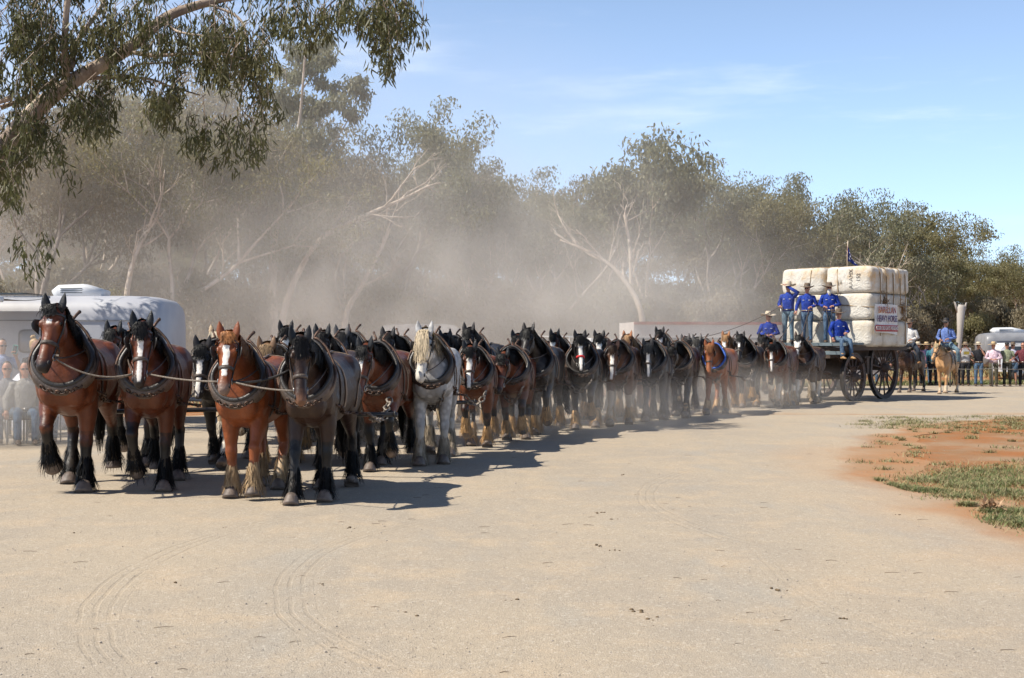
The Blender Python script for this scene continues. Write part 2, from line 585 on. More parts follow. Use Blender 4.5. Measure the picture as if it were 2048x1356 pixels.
        for j in range(len(ve)):
            attrs[0].append(-2.0); attrs[1].append(0.0); attrs[2].append(-1.0); attrs[3].append(0.0)
    me = new_mesh('body', V, F)
    for nm, a in zip(('ht', 'hu', 'hf', 'lt'), attrs):
        at_ = me.attributes.new(nm, 'FLOAT', 'POINT'); at_.data.foreach_set('value', np.array(a, dtype=np.float32))
    bvh = BVHTree.FromPolygons([Vector(v) for v in V[:nb]], [f for f in F if max(f) < nb])
    parts = [('body', me, 'coat')]

    # ears' hollow: a dark inner leaf
    # eyes and nostrils
    for s in (-1, 1):
        m = MB(); m.ell(head_at(.255, s * .117, .047), (.017, .02, .021), 8, 6, rot=rot)
        parts.append(('eye', m.mesh('eye'), GLOSS_BLACK))
        m = MB()
        q = bvh.ray_cast(head_at(.90, s * .10, .10), (Lx * (-s) * .6 - Nf).normalized())
        c = q[0] if q[0] else head_at(.9, s * .055, .06)
        nn = q[1] if q[1] else Nf
        tt = D.cross(nn).normalized()
        m.ell(c + nn * .001, (.017, .008, .028), 8, 6, rot=Matrix((tt, nn, D)).transposed())
        parts.append(('nostril', m.mesh('nostril'), NOSTRIL))
    # hooves
    for s, hind, J in LG:
        Fe, H = J[2], J[3]
        planted = H.z < .1
        a = (H - Fe).normalized()
        m = MB()
        if planted:
            m.loft([((H.x, H.y + .01, H.z + .035), .072, .082), ((H.x, H.y - .01, H.z + .015), .084, .094), ((H.x, H.y - .03, H.z * .4), .096, .112), ((H.x, H.y - .04, max(.003, H.z - .058)), .102, .12)], 16, A=(1, 0, 0))
        else:
            b = (a + Vector((0, -.15, -.1))).normalized()
            m.loft([(H + b * -.035, .072, .082), (H + b * -.012, .084, .094), (H + b * .03, .096, .11), (H + b * .06, .10, .118)], 16)
        parts.append(('hoof', m.mesh('hoof'), 'hoof'))
    # feather on each leg
    for s, hind, J in LG:
        E_, K, Fe, H = J
        n, k = 330, 5
        th = rnd.uniform(0, 2 * PI, n)
        t0 = rnd.uniform(.28, 1.0, n) ** .8
        axis = (H - K).normalized()
        outv = np.stack([np.cos(th), np.sin(th) , np.zeros(n)], 1)
        back = 0.5 + 0.5 * np.sin(th)                   # +y is the back of the leg
        root = np.array(K)[None] + (np.array(Fe) - np.array(K))[None] * t0[:, None] + outv * .05
        ln = (.16 + .14 * rnd.random(n)) * (.68 + .5 * back)
        low = np.where(t0 > .8, 1.0, .55)
        aN = np.array((axis * .72 + Vector((0, 0, -.5)) * (1.0 if H.z < .2 else .45)).normalized())
        Pp = np.zeros((n, k, 3))
        for j in range(k):
            q = j / (k - 1)
            Pp[:, j] = root + aN[None] * (ln * q)[:, None] + outv * ((.105 * low * (q ** .8) * (.75 + .55 * back))[:, None]) + rnd.normal(0, .006, (n, 3)) * q
        Pp[..., 2] = np.maximum(Pp[..., 2], .012)
        Nn_ = np.repeat(outv[:, None], k, 1)
        W = np.linspace(1, .15, k)[None] * rnd.uniform(.0055, .011, (n, 1))
        Vr, Fr = ribbons(Pp, Nn_, W)
        parts.append(('feather', new_mesh('feather', Vr, Fr), 'feather'))
    # mane along the crest
    n, k = 600, 7
    u = rnd.random(n) * .95 + .03
    idx = np.clip(u * 8, 0, 7.999)
    cc = np.array([q[0][:] for q in NK]); ww = np.array([q[1] for q in NK]); hh = np.array([q[2] for q in NK])
    lo = idx.astype(int); fr = (idx - lo)[:, None]
    cen = cc[lo] * (1 - fr) + cc[lo + 1] * fr
    wd = ww[lo] * (1 - fr[:, 0]) + ww[lo + 1] * fr[:, 0]; hd = hh[lo] * (1 - fr[:, 0]) + hh[lo + 1] * fr[:, 0]
    tan = cc[lo + 1] - cc[lo]; tan /= np.linalg.norm(tan, axis=1, keepdims=True)
    upv = np.cross(tan, np.array((1.0, 0, 0))); upv *= np.where(upv[:, 2:] < 0, -1, 1); upv /= np.linalg.norm(upv, axis=1, keepdims=True)
    side = np.where(rnd.random(n) < (.5 if len(mane_side) == 2 else .9), mane_side[0], mane_side[-1] if len(mane_side) == 2 else -mane_side[0]).astype(float)
    root = cen + upv * (hd * .97)[:, None]
    ln = mane_len * rnd.uniform(.6, 1.25, n)
    Pp = np.zeros((n, k, 3)); Nn_ = np.zeros((n, k, 3))
    drift = rnd.normal(0, .05, n)
    for j in range(k):
        q = j / (k - 1)
        a = np.minimum(q * ln / (hd * .9), 1.9)          # angle down the neck's side
        ex = wd * 1.12 + .025
        p = cen + upv * (np.cos(a) * (hd * 1.0 + .02))[:, None]
        p[:, 0] += side * np.sin(np.minimum(a, PI / 2)) * ex
        p += tan * (drift * q)[:, None] + rnd.normal(0, .007, (n, 3)) * (.3 + q)
        Pp[:, j] = p
        Nn_[:, j, 0] = side * np.sin(np.minimum(a, PI / 2)) + .02; Nn_[:, j] += upv * np.cos(a)[:, None]
    W = np.linspace(1, .25, k)[None] * rnd.uniform(.006, .013, (n, 1))
    Vr, Fr = ribbons(Pp, Nn_, W)
    parts.append(('mane', new_mesh('mane', Vr, Fr), 'mane'))
    # forelock between the ears
    n, k = 260, 6
    sx = rnd.normal(0, .026, n)
    ln = forelock * rnd.uniform(.45, 1.2, n)
    Pp = np.zeros((n, k, 3)); Nn_ = np.zeros((n, k, 3))
    spread = sx * rnd.uniform(.2, 1.1, n) + rnd.normal(0, .014, n)
    for j in range(k):
        q = j / (k - 1)
        t_ = -.05 + q * ln / HL
        lift = .105 + .018 * math.sin(PI * min(1, q * 1.2)) - .10 * np.maximum(0, np.abs(spread * q + sx) - .06) 
        Pp[:, j] = Pn + Dn * (t_ * HL)[:, None] + Ln * (sx + spread * q)[:, None] + Nn[None] * (lift - (.035 if j == 0 else 0))[:, None] + rnd.normal(0, .005, (n, 3))
        Nn_[:, j] = Nn[None] + Ln * (sx * 5)[:, None]
    W = np.linspace(1, .3, k)[None] * rnd.uniform(.004, .009, (n, 1))
    Vr, Fr = ribbons(Pp, Nn_, W)
    parts.append(('forelock', new_mesh('forelock', Vr, Fr), 'mane'))
    # tail
    n, k = 260, 8
    th = rnd.uniform(0, 2 * PI, n); t0 = rnd.random(n)
    dock = np.array([(0, 1.55, 1.47), (0, 1.63, 1.38), (0, 1.66, 1.2)])
    root = np.where(t0[:, None] < .5, dock[0] + (dock[1] - dock[0]) * (t0[:, None] * 2), dock[1] + (dock[2] - dock[1]) * (t0[:, None] * 2 - 1))
    outv = np.stack([np.cos(th), np.sin(th), 0 * th], 1)
    ln = rnd.uniform(.55, .98, n)
    Pp = np.zeros((n, k, 3))
    for j in range(k):
        q = j / (k - 1)
        Pp[:, j] = root + outv * (.03 + .10 * math.sin(PI * q ** .7) * rnd.uniform(.5, 1, n)[:, None]) + np.array((tail_swing, .12, 0))[None] * (q ** 1.5) + np.array((0, 0, -1.0))[None] * (ln * q)[:, None] + rnd.normal(0, .008, (n, 3)) * q
    W = np.linspace(1, .25, k)[None] * rnd.uniform(.009, .018, (n, 1))
    Vr, Fr = ribbons(Pp, np.repeat(outv[:, None], k, 1), W)
    parts.append(('tail', new_mesh('tail', Vr, Fr), 'mane'))

    # ---- harness
    def ring_on(Cn, U, Wv, n=40, far=1.2, off=0.0, blur=2, cap=None):
        Cn = Vector(Cn); U = Vector(U).normalized(); Wv = Vector(Wv).normalized()
        rad = []
        for i in range(n):
            a = 2 * PI * i / n
            e = U * math.cos(a) + Wv * math.sin(a)
            q = bvh.ray_cast(Cn + e * far, -e, far)
            rad.append((q[0] - Cn).length if q[0] else .1)
            if cap: rad[-1] = min(rad[-1], 1 / math.sqrt((math.cos(a) / cap[0]) ** 2 + (math.sin(a) / cap[1]) ** 2))
        for _ in range(blur):
            rad = [(rad[i - 1] + rad[i] * 2 + rad[(i + 1) % n]) / 4 for i in range(n)]
        return [(Cn + (U * math.cos(2 * PI * i / n) + Wv * math.sin(2 * PI * i / n)) * (rad[i] + off), (U * math.cos(2 * PI * i / n) + Wv * math.sin(2 * PI * i / n))) for i in range(n)]
    def strap(ring, axis, width, thick=.008, i0=0, i1=None, closed=True):
        """flat band lying on a ring of surface points"""
        axis = Vector(axis).normalized()
        if closed: seq = ring + ring[:1]
        else: seq = ring[i0:i1]
        V = []; Fc = []
        for p, e in seq:
            for a, b in ((-1, 0), (1, 0), (1, 1), (-1, 1)):
                V.append(p + axis * (a * width / 2) + e * (thick * b + .002))
        for i in range(len(seq) - 1):
            for j in range(4):
                Fc.append((i * 4 + j, i * 4 + (j + 1) % 4, i * 4 + 4 + (j + 1) % 4, i * 4 + 4 + j))
        return V, Fc
    CW = Vector((0, .40, .90)).normalized(); CC = Vector((0, -.235, 1.475)); CN = CW.cross(Vector((1, 0, 0))).normalized()
    if CN.y > 0: CN = -CN
    ring = ring_on(CC, (1, 0, 0), CW, 48, off=.0, blur=5, cap=(.265, .325))
    m = MB(); V = []; Fc = []
    nn, mm = len(ring), 10
    for i, (p, e) in enumerate(ring):
        s = e.dot(CW)
        fat = .052 + .028 * max(0, -s) - .014 * max(0, s)
        wide = .075 + .025 * max(0, -s) - .02 * max(0, s)
        for j in range(mm):
            b = 2 * PI * j / mm
            V.append(p + e * (fat * .80 + fat * math.cos(b)) + CN * (.02 + wide * math.sin(b)))
    for i in range(nn):
        for j in range(mm):
            Fc.append((i * mm + j, ((i + 1) % nn) * mm + j, ((i + 1) % nn) * mm + (j + 1) % mm, i * mm + (j + 1) % mm))
    m.add(V, Fc); parts.append(('collar', m.mesh('collar'), LEATHER))
    # fore roll of the collar
    m = MB(); pts = [p + e * .045 + CN * .105 for p, e in ring]
    m.tube(pts + pts[:2], [.030 - .010 * max(0, ring[i % nn][1].dot(CW)) for i in range(nn + 2)], 8, False)
    parts.append(('collar_roll', m.mesh('collar_roll'), LEATHER_BLACK))
    anchors = {}
    for s in (-1, 1):
        m = MB()
        arc = [(p + e * .10 + CN * .065) for p, e in ring if e.x * s > .06]
        arc.sort(key=lambda q: q.dot(CW))
        top = arc[-1] + CW * .045 + Vector((s * .025, .0, .01)); tip = top + CW * .055 + Vector((s * .03, .035, -.005))
        m.tube(catmull(arc[::3] + [arc[-1], top, tip], 3), .017, 6)
        m.ell(tip, (.022, .022, .022), 6, 5)
        parts.append(('hame', m.mesh('hame'), IRON))
        tug = min(arc, key=lambda q: abs(q.z - 1.16))
        anchors['hame' + 'LR'[s > 0]] = tug
        # trace chain along the flank, hung from the back band
        m = MB()
        def flank(y, z):
            q = bvh.ray_cast(Vector((s * 1.0, y, z)), Vector((-s, 0, 0)))
            return Vector(((q[0].x if q[0] else s * .3) + s * .022, y, z))
        pts = [tug, flank(.05, 1.08), flank(.32, 1.00), flank(.62, .97), flank(.92, .96), Vector((s * .42, 1.25, .93)), Vector((s * .40, 1.62, .90))]
        chain_links(m, catmull(pts, 4), .07, .012, .026)
        parts.append(('trace_chain', m.mesh('trace_chain'), IRON))
        anchors['trace' + 'LR'[s > 0]] = pts[-1]
    # collar lacing at the bottom
    m = MB(); bot = [p + e * .115 + CN * .09 for p, e in ring if e.dot(CW) < -.86]
    bot.sort(key=lambda q: q.x)
    chain_links(m, bot, .045, .009, .02)
    parts.append(('hame_chain', m.mesh('hame_chain'), IRON))
    # back band and saddle pad, hip strap, spine strap
    r1 = ring_on((0, .36, 1.22), (1, 0, 0), (0, 0, 1), 48, blur=2)
    keep = [q for q in r1 if q[0].z > .98]
    keep.sort(key=lambda q: math.atan2(q[0].z - 1.22, q[0].x))
    m = MB(); m.add(*strap(keep, (0, 1, 0), .07, .010, 0, len(keep), False)); parts.append(('back_band', m.mesh('back_band'), LEATHER_TAN))
    r1 = ring_on((0, 1.10, 1.26), (1, 0, 0), (0, .25, 1), 48, blur=2)
    keep = [q for q in r1 if q[0].z > 1.0]
    keep.sort(key=lambda q: math.atan2(q[0].z - 1.26, q[0].x))
    m = MB(); m.add(*strap(keep, (0, 1, 0), .04, .008, 0, len(keep), False)); parts.append(('hip_strap', m.mesh('hip_strap'), LEATHER_TAN))
    m = MB(); seq = []
    for y in np.linspace(.05, 1.15, 16):
        q = bvh.ray_cast(Vector((0, y, 2.6)), Vector((0, 0, -1)))
        if q[0]: seq.append((q[0] + Vector((0, 0, .012)), Vector((0, 0, 1))))
    m.add(*strap(seq, (1, 0, 0), .035, .008, 0, len(seq), False)); parts.append(('spine_strap', m.mesh('spine_strap'), LEATHER))
    # girth and bearing reins
    r1 = ring_on((0, .14, 1.24), (1, 0, 0), (0, 0, 1), 48, blur=3)
    m = MB(); m.add(*strap([q for q in r1], (0, 1, 0), .06, .010)); parts.append(('girth', m.mesh('girth'), LEATHER))
    # bridle
    m = MB()
    nose = ring_on(head_at(.57, 0, .0), Lx, Nf, 28, .4, blur=1)
    m.add(*strap(nose, D, .042, .008)); parts.append(('noseband', m.mesh('noseband'), LEATHER))
    m = MB()
    brow = ring_on(head_at(.10, 0, -.01), Lx, Nf, 28, .4, blur=1)
    keep = [q for q in brow if q[1].dot(Nf) > -.2]; keep.sort(key=lambda q: q[1].dot(Lx))
    m.add(*strap(keep, D, .026, .007, 0, len(keep), False))
    for s in (-1, 1):
        cheek = []
        for t in np.linspace(.06, .72, 12):
            q = bvh.ray_cast(head_at(t, s * .4, -.03 - .01 * t), Lx * (-s))
            if q[0]: cheek.append((q[0], Lx * s))
        m.add(*strap(cheek, Nf, .026, .008, 0, len(cheek), False))
    parts.append(('bridle', m.mesh('bridle'), LEATHER_BLACK))
    for s in (-1, 1):
        m = MB(); V = []; Fc = []
        a, b = 7, 5
        for lay in (0, 1):
            for i in range(a):
                for j in range(b):
                    u_ = (i / (a - 1) - .5) * 2; w_ = j / (b - 1)
                    sh = math.sqrt(max(0, 1 - u_ * u_)) 
                    e = .085 * sh * w_
                    V.append(head_at(.265 + u_ * .125, s * (.118 + .012 + e * .55 + .007 * lay), -.025 + e * 1.05 + .02 * sh))
        for lay in (0, 1):
            for i in range(a - 1):
                for j in range(b - 1):
                    k0 = lay * a * b + i * b + j
                    Fc.append((k0, k0 + 1, k0 + b + 1, k0 + b) if lay else (k0 + b, k0 + b + 1, k0 + 1, k0))
        for i in range(a - 1):
            k0 = i * b + b - 1
            Fc.append((k0, k0 + b, k0 + b + a * b, k0 + a * b))
        m.add(V, Fc); parts.append(('blinker', m.mesh('blinker'), LEATHER_BLACK))
        q = bvh.ray_cast(head_at(.77, s * .4, -.03), Lx * (-s))
        c = (q[0] if q[0] else head_at(.77, s * .07, -.03)) + Lx * (s * .012)
        m = MB(); m.ring(c, Nf, D, .033, .0065, 12, 5)
        parts.append(('bit_ring', m.mesh('bit_ring'), STEEL))
        anchors['bit' + 'LR'[s > 0]] = c
        hm = [p + e * .08 for p, e in ring if e.x * s > .5][0 if s > 0 else -1]
        m = MB(); m.tube(sag(c, Vector((s * .27, -.12, 1.62)), .05, 8), .009, 5)
        parts.append(('bearing_rein', m.mesh('bearing_rein'), LEATHER))
    return dict(parts=parts, anchors=anchors, bvh=bvh, P=P)

def coat(name, body, body2=None, points=None, pt0=.30, white=None, wh0=.62, blaze=None, muzzle=None, mane=None, feather=None, hoof=(.10, .075, .06), dapple=None, ear=None, head=None, wcol=(.55, .49, .41), dust=.14):
    """one horse's colours: body, darker points, white stockings below wh0, face marking"""
    t = NT(name + '_coat')
    co = t.coord()
    body2 = body2 or tuple(c * .55 for c in body)
    n1 = t.noise(2.2, 5, .6)
    col = t.mix(t.step(n1, .35, .68), body, body2)
    if dapple:
        v = t.vor(11.0)
        col = t.mix(t.math('MULTIPLY', t.step(v.outputs['Distance'], .22, .55), .75), dapple, col)
    col = t.mix(t.math('MULTIPLY', t.step(t.noise(5.5, 5, .65, dist=.5), .50, .72), .55), col, tuple(c * 1.55 for c in body))
    col = t.mix(t.math('MULTIPLY', t.step(t.noise(3.6, 5, .6, dist=.8), .56, .74), .5), col, tuple(c * .45 for c in body2))
    fine = t.noise(60, 3, .6, vec=t.scaled(co, (1, 1, .35)))
    col = t.mix(t.math('MULTIPLY', fine, .30), col, tuple(c * 1.6 for c in body))
    lt, ht, hu, hf = (t.attr(a) for a in ('lt', 'ht', 'hu', 'hf'))
    wob = t.math('MULTIPLY_ADD', t.noise(7, 4), .30, -.15)
    if head: col = t.mix(t.step(ht, -.05, .1), col, head)
    if points:
        col = t.mix(t.step(t.math('ADD', lt, wob), pt0, pt0 + .18), col, points)
        col = t.mix(t.step(ht, -1.4, -1.2, 1, 0), col, ear or points)
    if muzzle: col = t.mix(t.step(t.math('ADD', ht, wob), .74, .95), col, muzzle)
    if white:
        col = t.mix(t.step(t.math('ADD', lt, wob), wh0, wh0 + .07), col, wcol)
    if blaze:
        w, t0, t1 = blaze
        wv = t.math('MULTIPLY', t.math('MULTIPLY_ADD', t.noise(13, 4, .65), w * 1.5, w * .28), t.math('MULTIPLY_ADD', ht, -.55, 1.22))
        shape = t.math('SUBTRACT', wv, t.math('ABSOLUTE', t.math('ADD', hu, t.math('MULTIPLY_ADD', t.noise(5, 2), w * .9, -w * .45))))
        f = t.step(shape, -.006, .006)
        f = t.math('MULTIPLY', f, t.step(t.math('ADD', ht, t.math('MULTIPLY', wob, .35)), t0, t0 + .05))
        f = t.math('MULTIPLY', f, t.step(ht, t1, t1 + .05, 1, 0))
        f = t.math('MULTIPLY', f, t.step(hf, -.02, .01))
        col = t.mix(f, col, (.80, .74, .66))
    # road dust clinging to the lower legs
    f = t.math('MULTIPLY', t.step(t.math('ADD', lt, wob), .45, .95), dust)
    col = t.mix(f, col, (.30, .23, .16))
    nrm = t.bump(t.noise(170, 2, .6, vec=t.scaled(co, (1, 1, .3))), .22, .006, t.bump(t.noise(6, 4, .6, dist=.6), .5, .03))
    cm = t.done(col, t.math('MULTIPLY_ADD', t.noise(14, 3), .30, .30), nrm, Specular_IOR_Level=.36)
    def hair(nm, c, c2=None):
        h = NT(name + nm)
        pos = h.coord()
        cc = h.mix(h.step(h.noise(26, 2, vec=h.scaled(pos, (1, 1, .15))), .32, .68), c, c2 or tuple(x * .45 for x in c))
        return h.done(cc, .5, None, Specular_IOR_Level=.15)
    mane = mane or (.010, .009, .009)
    feather = feather or points or mane
    return dict(coat=cm, mane=hair('_mane', mane), feather=hair('_feather', feather), hoof=pm(name + '_hoof', hoof, tuple(c * 1.7 for c in hoof), 12, .6, .2, 50))

def place_horse(pose, colours, loc, heading, label, name='draught_horse', group='horses of the wagon team', scale=1.0, skip=(), category='horse'):
    """heading: radians; 0 faces -y (the camera), positive turns towards -x (photo left)"""
    t = thing(name, label, category, loc, -heading, group)
    k = random.Random(label)
    t.scale = (scale * k.uniform(.90, .99), scale * k.uniform(.95, 1.04), scale * k.uniform(.97, 1.035))
    for nm, me, mt in pose['parts']:
        if nm in skip: continue
        link(nm, me, t, mat=colours[mt] if isinstance(mt, str) else mt)
    return t

def anchor(horse_obj, pose, key):
    M = Matrix.Translation(horse_obj.location) @ Matrix.Rotation(horse_obj.rotation_euler.z, 4, 'Z') @ Matrix.Diagonal((*horse_obj.scale, 1))
    return M @ pose['anchors'][key]
# ------------------------------------------------------------------ people
SKIN = pm('skin', (.42, .22, .14), (.34, .16, .10), 14, .55, .1, 80)
SKIN_TAN = pm('tanned_skin', (.46, .23, .15), (.38, .17, .11), 14, .55, .1, 80)
CLOTH = {}
def cloth(nm, c, c2=None, stripe=False):
    if nm not in CLOTH:
        t = NT('cloth_' + nm)
        co = t.coord()
        col = t.mix(t.step(t.noise(9, 4), .35, .7), c, c2 or tuple(x * .72 for x in c))
        if stripe:
            w = t.n('TexWave', wave_type='BANDS', bands_direction='X'); w.inputs['Scale'].default_value = 9
            t.put(w.inputs['Vector'], co)
            col = t.mix(t.step(w.outputs['Fac'], .7, .8), col, tuple(min(1, x * 2 + .15) for x in c))
        nrm = t.bump(t.noise(11, 4, .6, vec=t.scaled(co, (1, 1, .6)), dist=1.6), 1.0, .05)
        CLOTH[nm] = t.done(col, .85, nrm, Specular_IOR_Level=.2)
    return CLOTH[nm]

def joint(a): return Vector(a)

ARMS = {   # elbow, wrist for a side (x is multiplied by the side)
    'down': ((.27, .03, 1.13), (.27, -.04, .88)),
    'fold': ((.30, -.02, 1.14), (.10, -.24, 1.10)),
    'rein': ((.29, .02, 1.14), (.16, -.27, 1.08)),
    'shade': ((.34, -.16, 1.46), (.02, -.17, 1.66)),
    'phone': ((.30, -.12, 1.20), (.14, -.30, 1.46)),
    'face': ((.28, -.10, 1.17), (.08, -.13, 1.54)),
    'hip': ((.36, .08, 1.15), (.20, -.02, 1.00)),
    'low': ((.30, .0, 1.14), (.30, -.20, .95)),
}
LEGS = {   # hip, knee, ankle
    'stand': ((.095, 0, .92), (.10, -.02, .50), (.11, 0.01, .09)),
    'step': ((.095, 0, .92), (.12, -.10, .50), (.13, -.06, .09)),
    'sit': ((.10, 0, .92), (.14, -.40, .90), (.13, -.42, .50)),
    'dangle': ((.10, 0, .92), (.13, -.42, .88), (.15, -.48, .42)),
    'ride': ((.12, 0, .92), (.40, -.30, .72), (.42, -.16, .32)),
}

def make_person(label, loc, rotz, shirt, trousers, boots=(.10, .06, .035), arms=('down', 'down'), legs=('stand', 'stand'), hat=None, hat_col=None, hair=None, beard=None,
                glasses=True, scale=1.0, sleeves='long', skin=None, skirt=False, name='person', group=None, seatz=None, extras=(), belt=True, bun=False, headyaw=0.0, shorts=False, cap=False, badge=False, voxel=.015):
    """faces -y; x is the photo's right when facing the camera; loc is the ground (or foothold) point"""
    skin = skin or SKIN_TAN
    t = thing(name, label, 'person', loc, rotz, group)
    t.scale = (scale,) * 3
    zs = 0.0 if seatz is None else seatz - .83       # shift of the pelvis when seated
    up = Vector((0, 0, zs))
    hy = Matrix.Rotation(headyaw, 3, 'Z')
    mb = MB()
    O = lambda p: Vector(p) + up
    tor = [((0, .0, .86), .12, .09), ((0, 0, .94), .158, .108), ((0, .0, 1.08), .142, .10), ((0, .0, 1.24), .165, .115), ((0, .0, 1.36), .178, .105), ((0, .01, 1.43), .12, .085), ((0, .015, 1.48), .062, .062)]
    mb.loft([(O(c), a, b) for c, a, b in tor], 14)
    mb.loft([(O((0, .012, 1.42)), .058, .06), (O((0, .0, 1.50)), .054, .058), (O((0, -.008, 1.58)), .054, .06)], 10)
    def HP(x, y, z): return O(Vector((0, 0, z)) + hy @ Vector((x, y, 0)))
    hx = hy @ Vector((1, 0, 0))
    mb.loft([(HP(0, -.035, 1.515), .03, .03, hx), (HP(0, -.025, 1.54), .050, .058, hx), (HP(0, -.014, 1.585), .066, .083, hx), (HP(0, -.006, 1.64), .075, .095, hx), (HP(0, .0, 1.69), .076, .096, hx), (HP(0, .004, 1.73), .062, .08, hx), (HP(0, .006, 1.757), .03, .045, hx)], 14)
    mb.ell(HP(0, -.103, 1.612), (.015, .02, .024)); mb.ell(HP(0, -.086, 1.655), (.05, .016, .014)); mb.ell(HP(0, -.088, 1.563), (.026, .012, .011))
    for s in (-1, 1): mb.ell(HP(s * .077, .008, 1.625), (.012, .02, .03))
    hand_geo = MB()
    wr = []
    for i, s in enumerate((-1, 1)):
        e, w = ARMS[arms[i]]
        S = O((s * .175, .005, 1.385)); E = O((s * e[0], e[1], e[2])); W = O((s * w[0], w[1], w[2]))
        mb.loft([(S - Vector((s * .05, 0, 0)), .05, .05), (S, .056, .056), (S.lerp(E, .5), .046, .048), (E, .038, .04), (E.lerp(W, .3), .04, .04), (W, .027, .024)], 10, A=(0, 1, .3))
        d = (W - E).normalized(); wr.append((W, d))
        if arms[i] in ('down', 'low', 'hip'): d = (d + Vector((0, -.2, -.3))).normalized()
        sidev = d.cross(Vector((0, 0, 1)));
        if sidev.length < .2: sidev = d.cross(Vector((1, 0, 0)))
        sidev.normalize(); nrm = sidev.cross(d).normalized()
        if nrm.z > 0: nrm = -nrm
        palm = W + d * .055
        hand_geo.loft([(W - d * .02, .027, .023, sidev), (W + d * .03, .038, .019, sidev), (W + d * .085, .042, .016, sidev)], 8)
        for k in range(4):
            b = W + d * .083 + sidev * (-.03 + .02 * k)
            l = (.062, .072, .068, .052)[k]
            hand_geo.tube([b - d * .01, b + d * l * .5 + nrm * .004, b + d * l * .85 + nrm * .026, b + d * l * .8 + nrm * .05], [.0088, .0085, .0078, .006], 5)
        th = W + d * .03 + sidev * (.036 if s < 0 else -.036)
        o = sidev * (1 if s < 0 else -1)
        hand_geo.tube([th - o * .012, th + d * .025 + o * .018 + nrm * .01, th + d * .055 + o * .02 + nrm * .03], [.012, .0105, .008], 5)
    ank = []
    for i, s in enumerate((-1, 1)):
        h, k, a = LEGS[legs[i]]
        H = O((s * h[0], h[1], h[2] - .02)); K = O((s * k[0], k[1], k[2])); A = O((s * a[0], a[1], a[2]))
        mb.loft([(H + Vector((0, 0, .03)), .075, .085), (H.lerp(K, .3), .074, .08), (H.lerp(K, .75), .056, .06), (K, .05, .055), (K.lerp(A, .3), .048, .055), (K.lerp(A, .8), .034, .036), (A, .034, .038)], 10)
        mb.loft([(A + Vector((0, .03, -.035)), .03, .03), (A + Vector((0, -.03, -.04)), .034, .03), (A + Vector((0, -.12, -.055)), .036, .02)], 8)
        ank.append((H, K, A))
    V, F = remesh(mb, voxel, 2)
    body = MB(); body.add(V, F); body.add(hand_geo.V, hand_geo.F)
    body.build('body', skin, t)
    # shirt
    sm = MB()
    top = [((0, 0, .93), .172, .128), ((0, 0, 1.0), .168, .125), ((0, -.005, 1.10), .168, .125), ((0, 0, 1.24), .188, .138), ((0, .0, 1.36), .198, .125), ((0, .01, 1.425), .145, .10), ((0, .012, 1.465), .075, .072)]
    sm.loft([(O(c), a, b) for c, a, b in top], 18, power=2.2)
    for i, s in enumerate((-1, 1)):
        e, w = ARMS[arms[i]]
        S = O((s * .17, .005, 1.38)); E = O((s * e[0], e[1], e[2])); W = O((s * w[0], w[1], w[2]))
        sec = [(S - Vector((s * .07, 0, .0)), .07, .07), (S + Vector((s * .02, 0, -.005)), .073, .072), (S.lerp(E, .5), .064, .064)]
        if sleeves == 'short': sec += [(S.lerp(E, .72), .064, .064)]
        elif sleeves == 'rolled': sec += [(E, .056, .056), (E.lerp(W, .15), .054, .054)]
        else: sec += [(E, .056, .056), (E.lerp(W, .5), .05, .05), (W - (W - E).normalized() * .01, .038, .036)]
        sm.loft(sec, 12, A=(0, 1, .3))
    # collar
    sm.loft([(O((0, .008, 1.45)), .082, .078), (O((0, .004, 1.495)), .068, .07)], 12, closed=False)
    sh = sm.build('shirt', shirt, t)
    if badge:
        for s in (-1, 1):
            b = MB(); b.box(O((s * .085, -.139, 1.285)), (.055, .004, .018)); b.build('badge', cloth('badge', (.7, .7, .72)), sh)
    # trousers
    tm = MB()
    tm.loft([(O((0, 0, .80)), .10, .10), (O((0, 0, .86)), .155, .122), (O((0, 0, .92)), .166, .123), (O((0, 0, .985)), .160, .118)], 16)
    for i, s in enumerate((-1, 1)):
        H, K, A = ank[i]
        if shorts: tm.loft([(H + Vector((0, .0, .03)), .092, .10), (H.lerp(K, .4), .095, .098), (H.lerp(K, .92), .082, .086)], 12)
        else: tm.loft([(H + Vector((0, .0, .03)), .092, .10), (H.lerp(K, .35), .09, .096), (H.lerp(K, .8), .072, .076), (K, .068, .072), (K.lerp(A, .35), .062, .066), (K.lerp(A, .85), .056, .06), (A + Vector((0, 0, -.02)), .058, .062)], 12)
    tm.build('trousers', trousers, t)
    if belt:
        b = MB(); b.loft([(O((0, 0, .955)), .178, .134), (O((0, 0, .99)), .176, .132)], 16, closed=True); bo = b.build('belt', LEATHER_TAN if belt is True else belt, t)
        b = MB(); b.box(O((0, -.134, .972)), (.05, .008, .036)); b.build('buckle', STEEL, bo)
    for i, s in enumerate((-1, 1)):
        A = ank[i][2]
        b = MB(); tilt = Vector((s * .012, 0, 0))
        b.loft([(A + Vector((0, .0, .09)), .05, .055), (A + Vector((0, .005, .0)), .05, .056), (A + Vector((0, .012, -.045)), .048, .066), (A + Vector((0, .01, -.088)), .046, .07)], 12)
        b.loft([(A + Vector((0, .05, -.05)), .042, .036), (A + Vector((0, -.05, -.045)), .046, .042), (A + Vector((0, -.12, -.058)), .05, .03), (A + Vector((0, -.185, -.068)), .04, .02), (A + Vector((0, -.2, -.072)), .015, .01)], 10)
        b.build('boot', pm('boot_%s' % label[:18], boots, None, 12, .6, .2, 50), t)
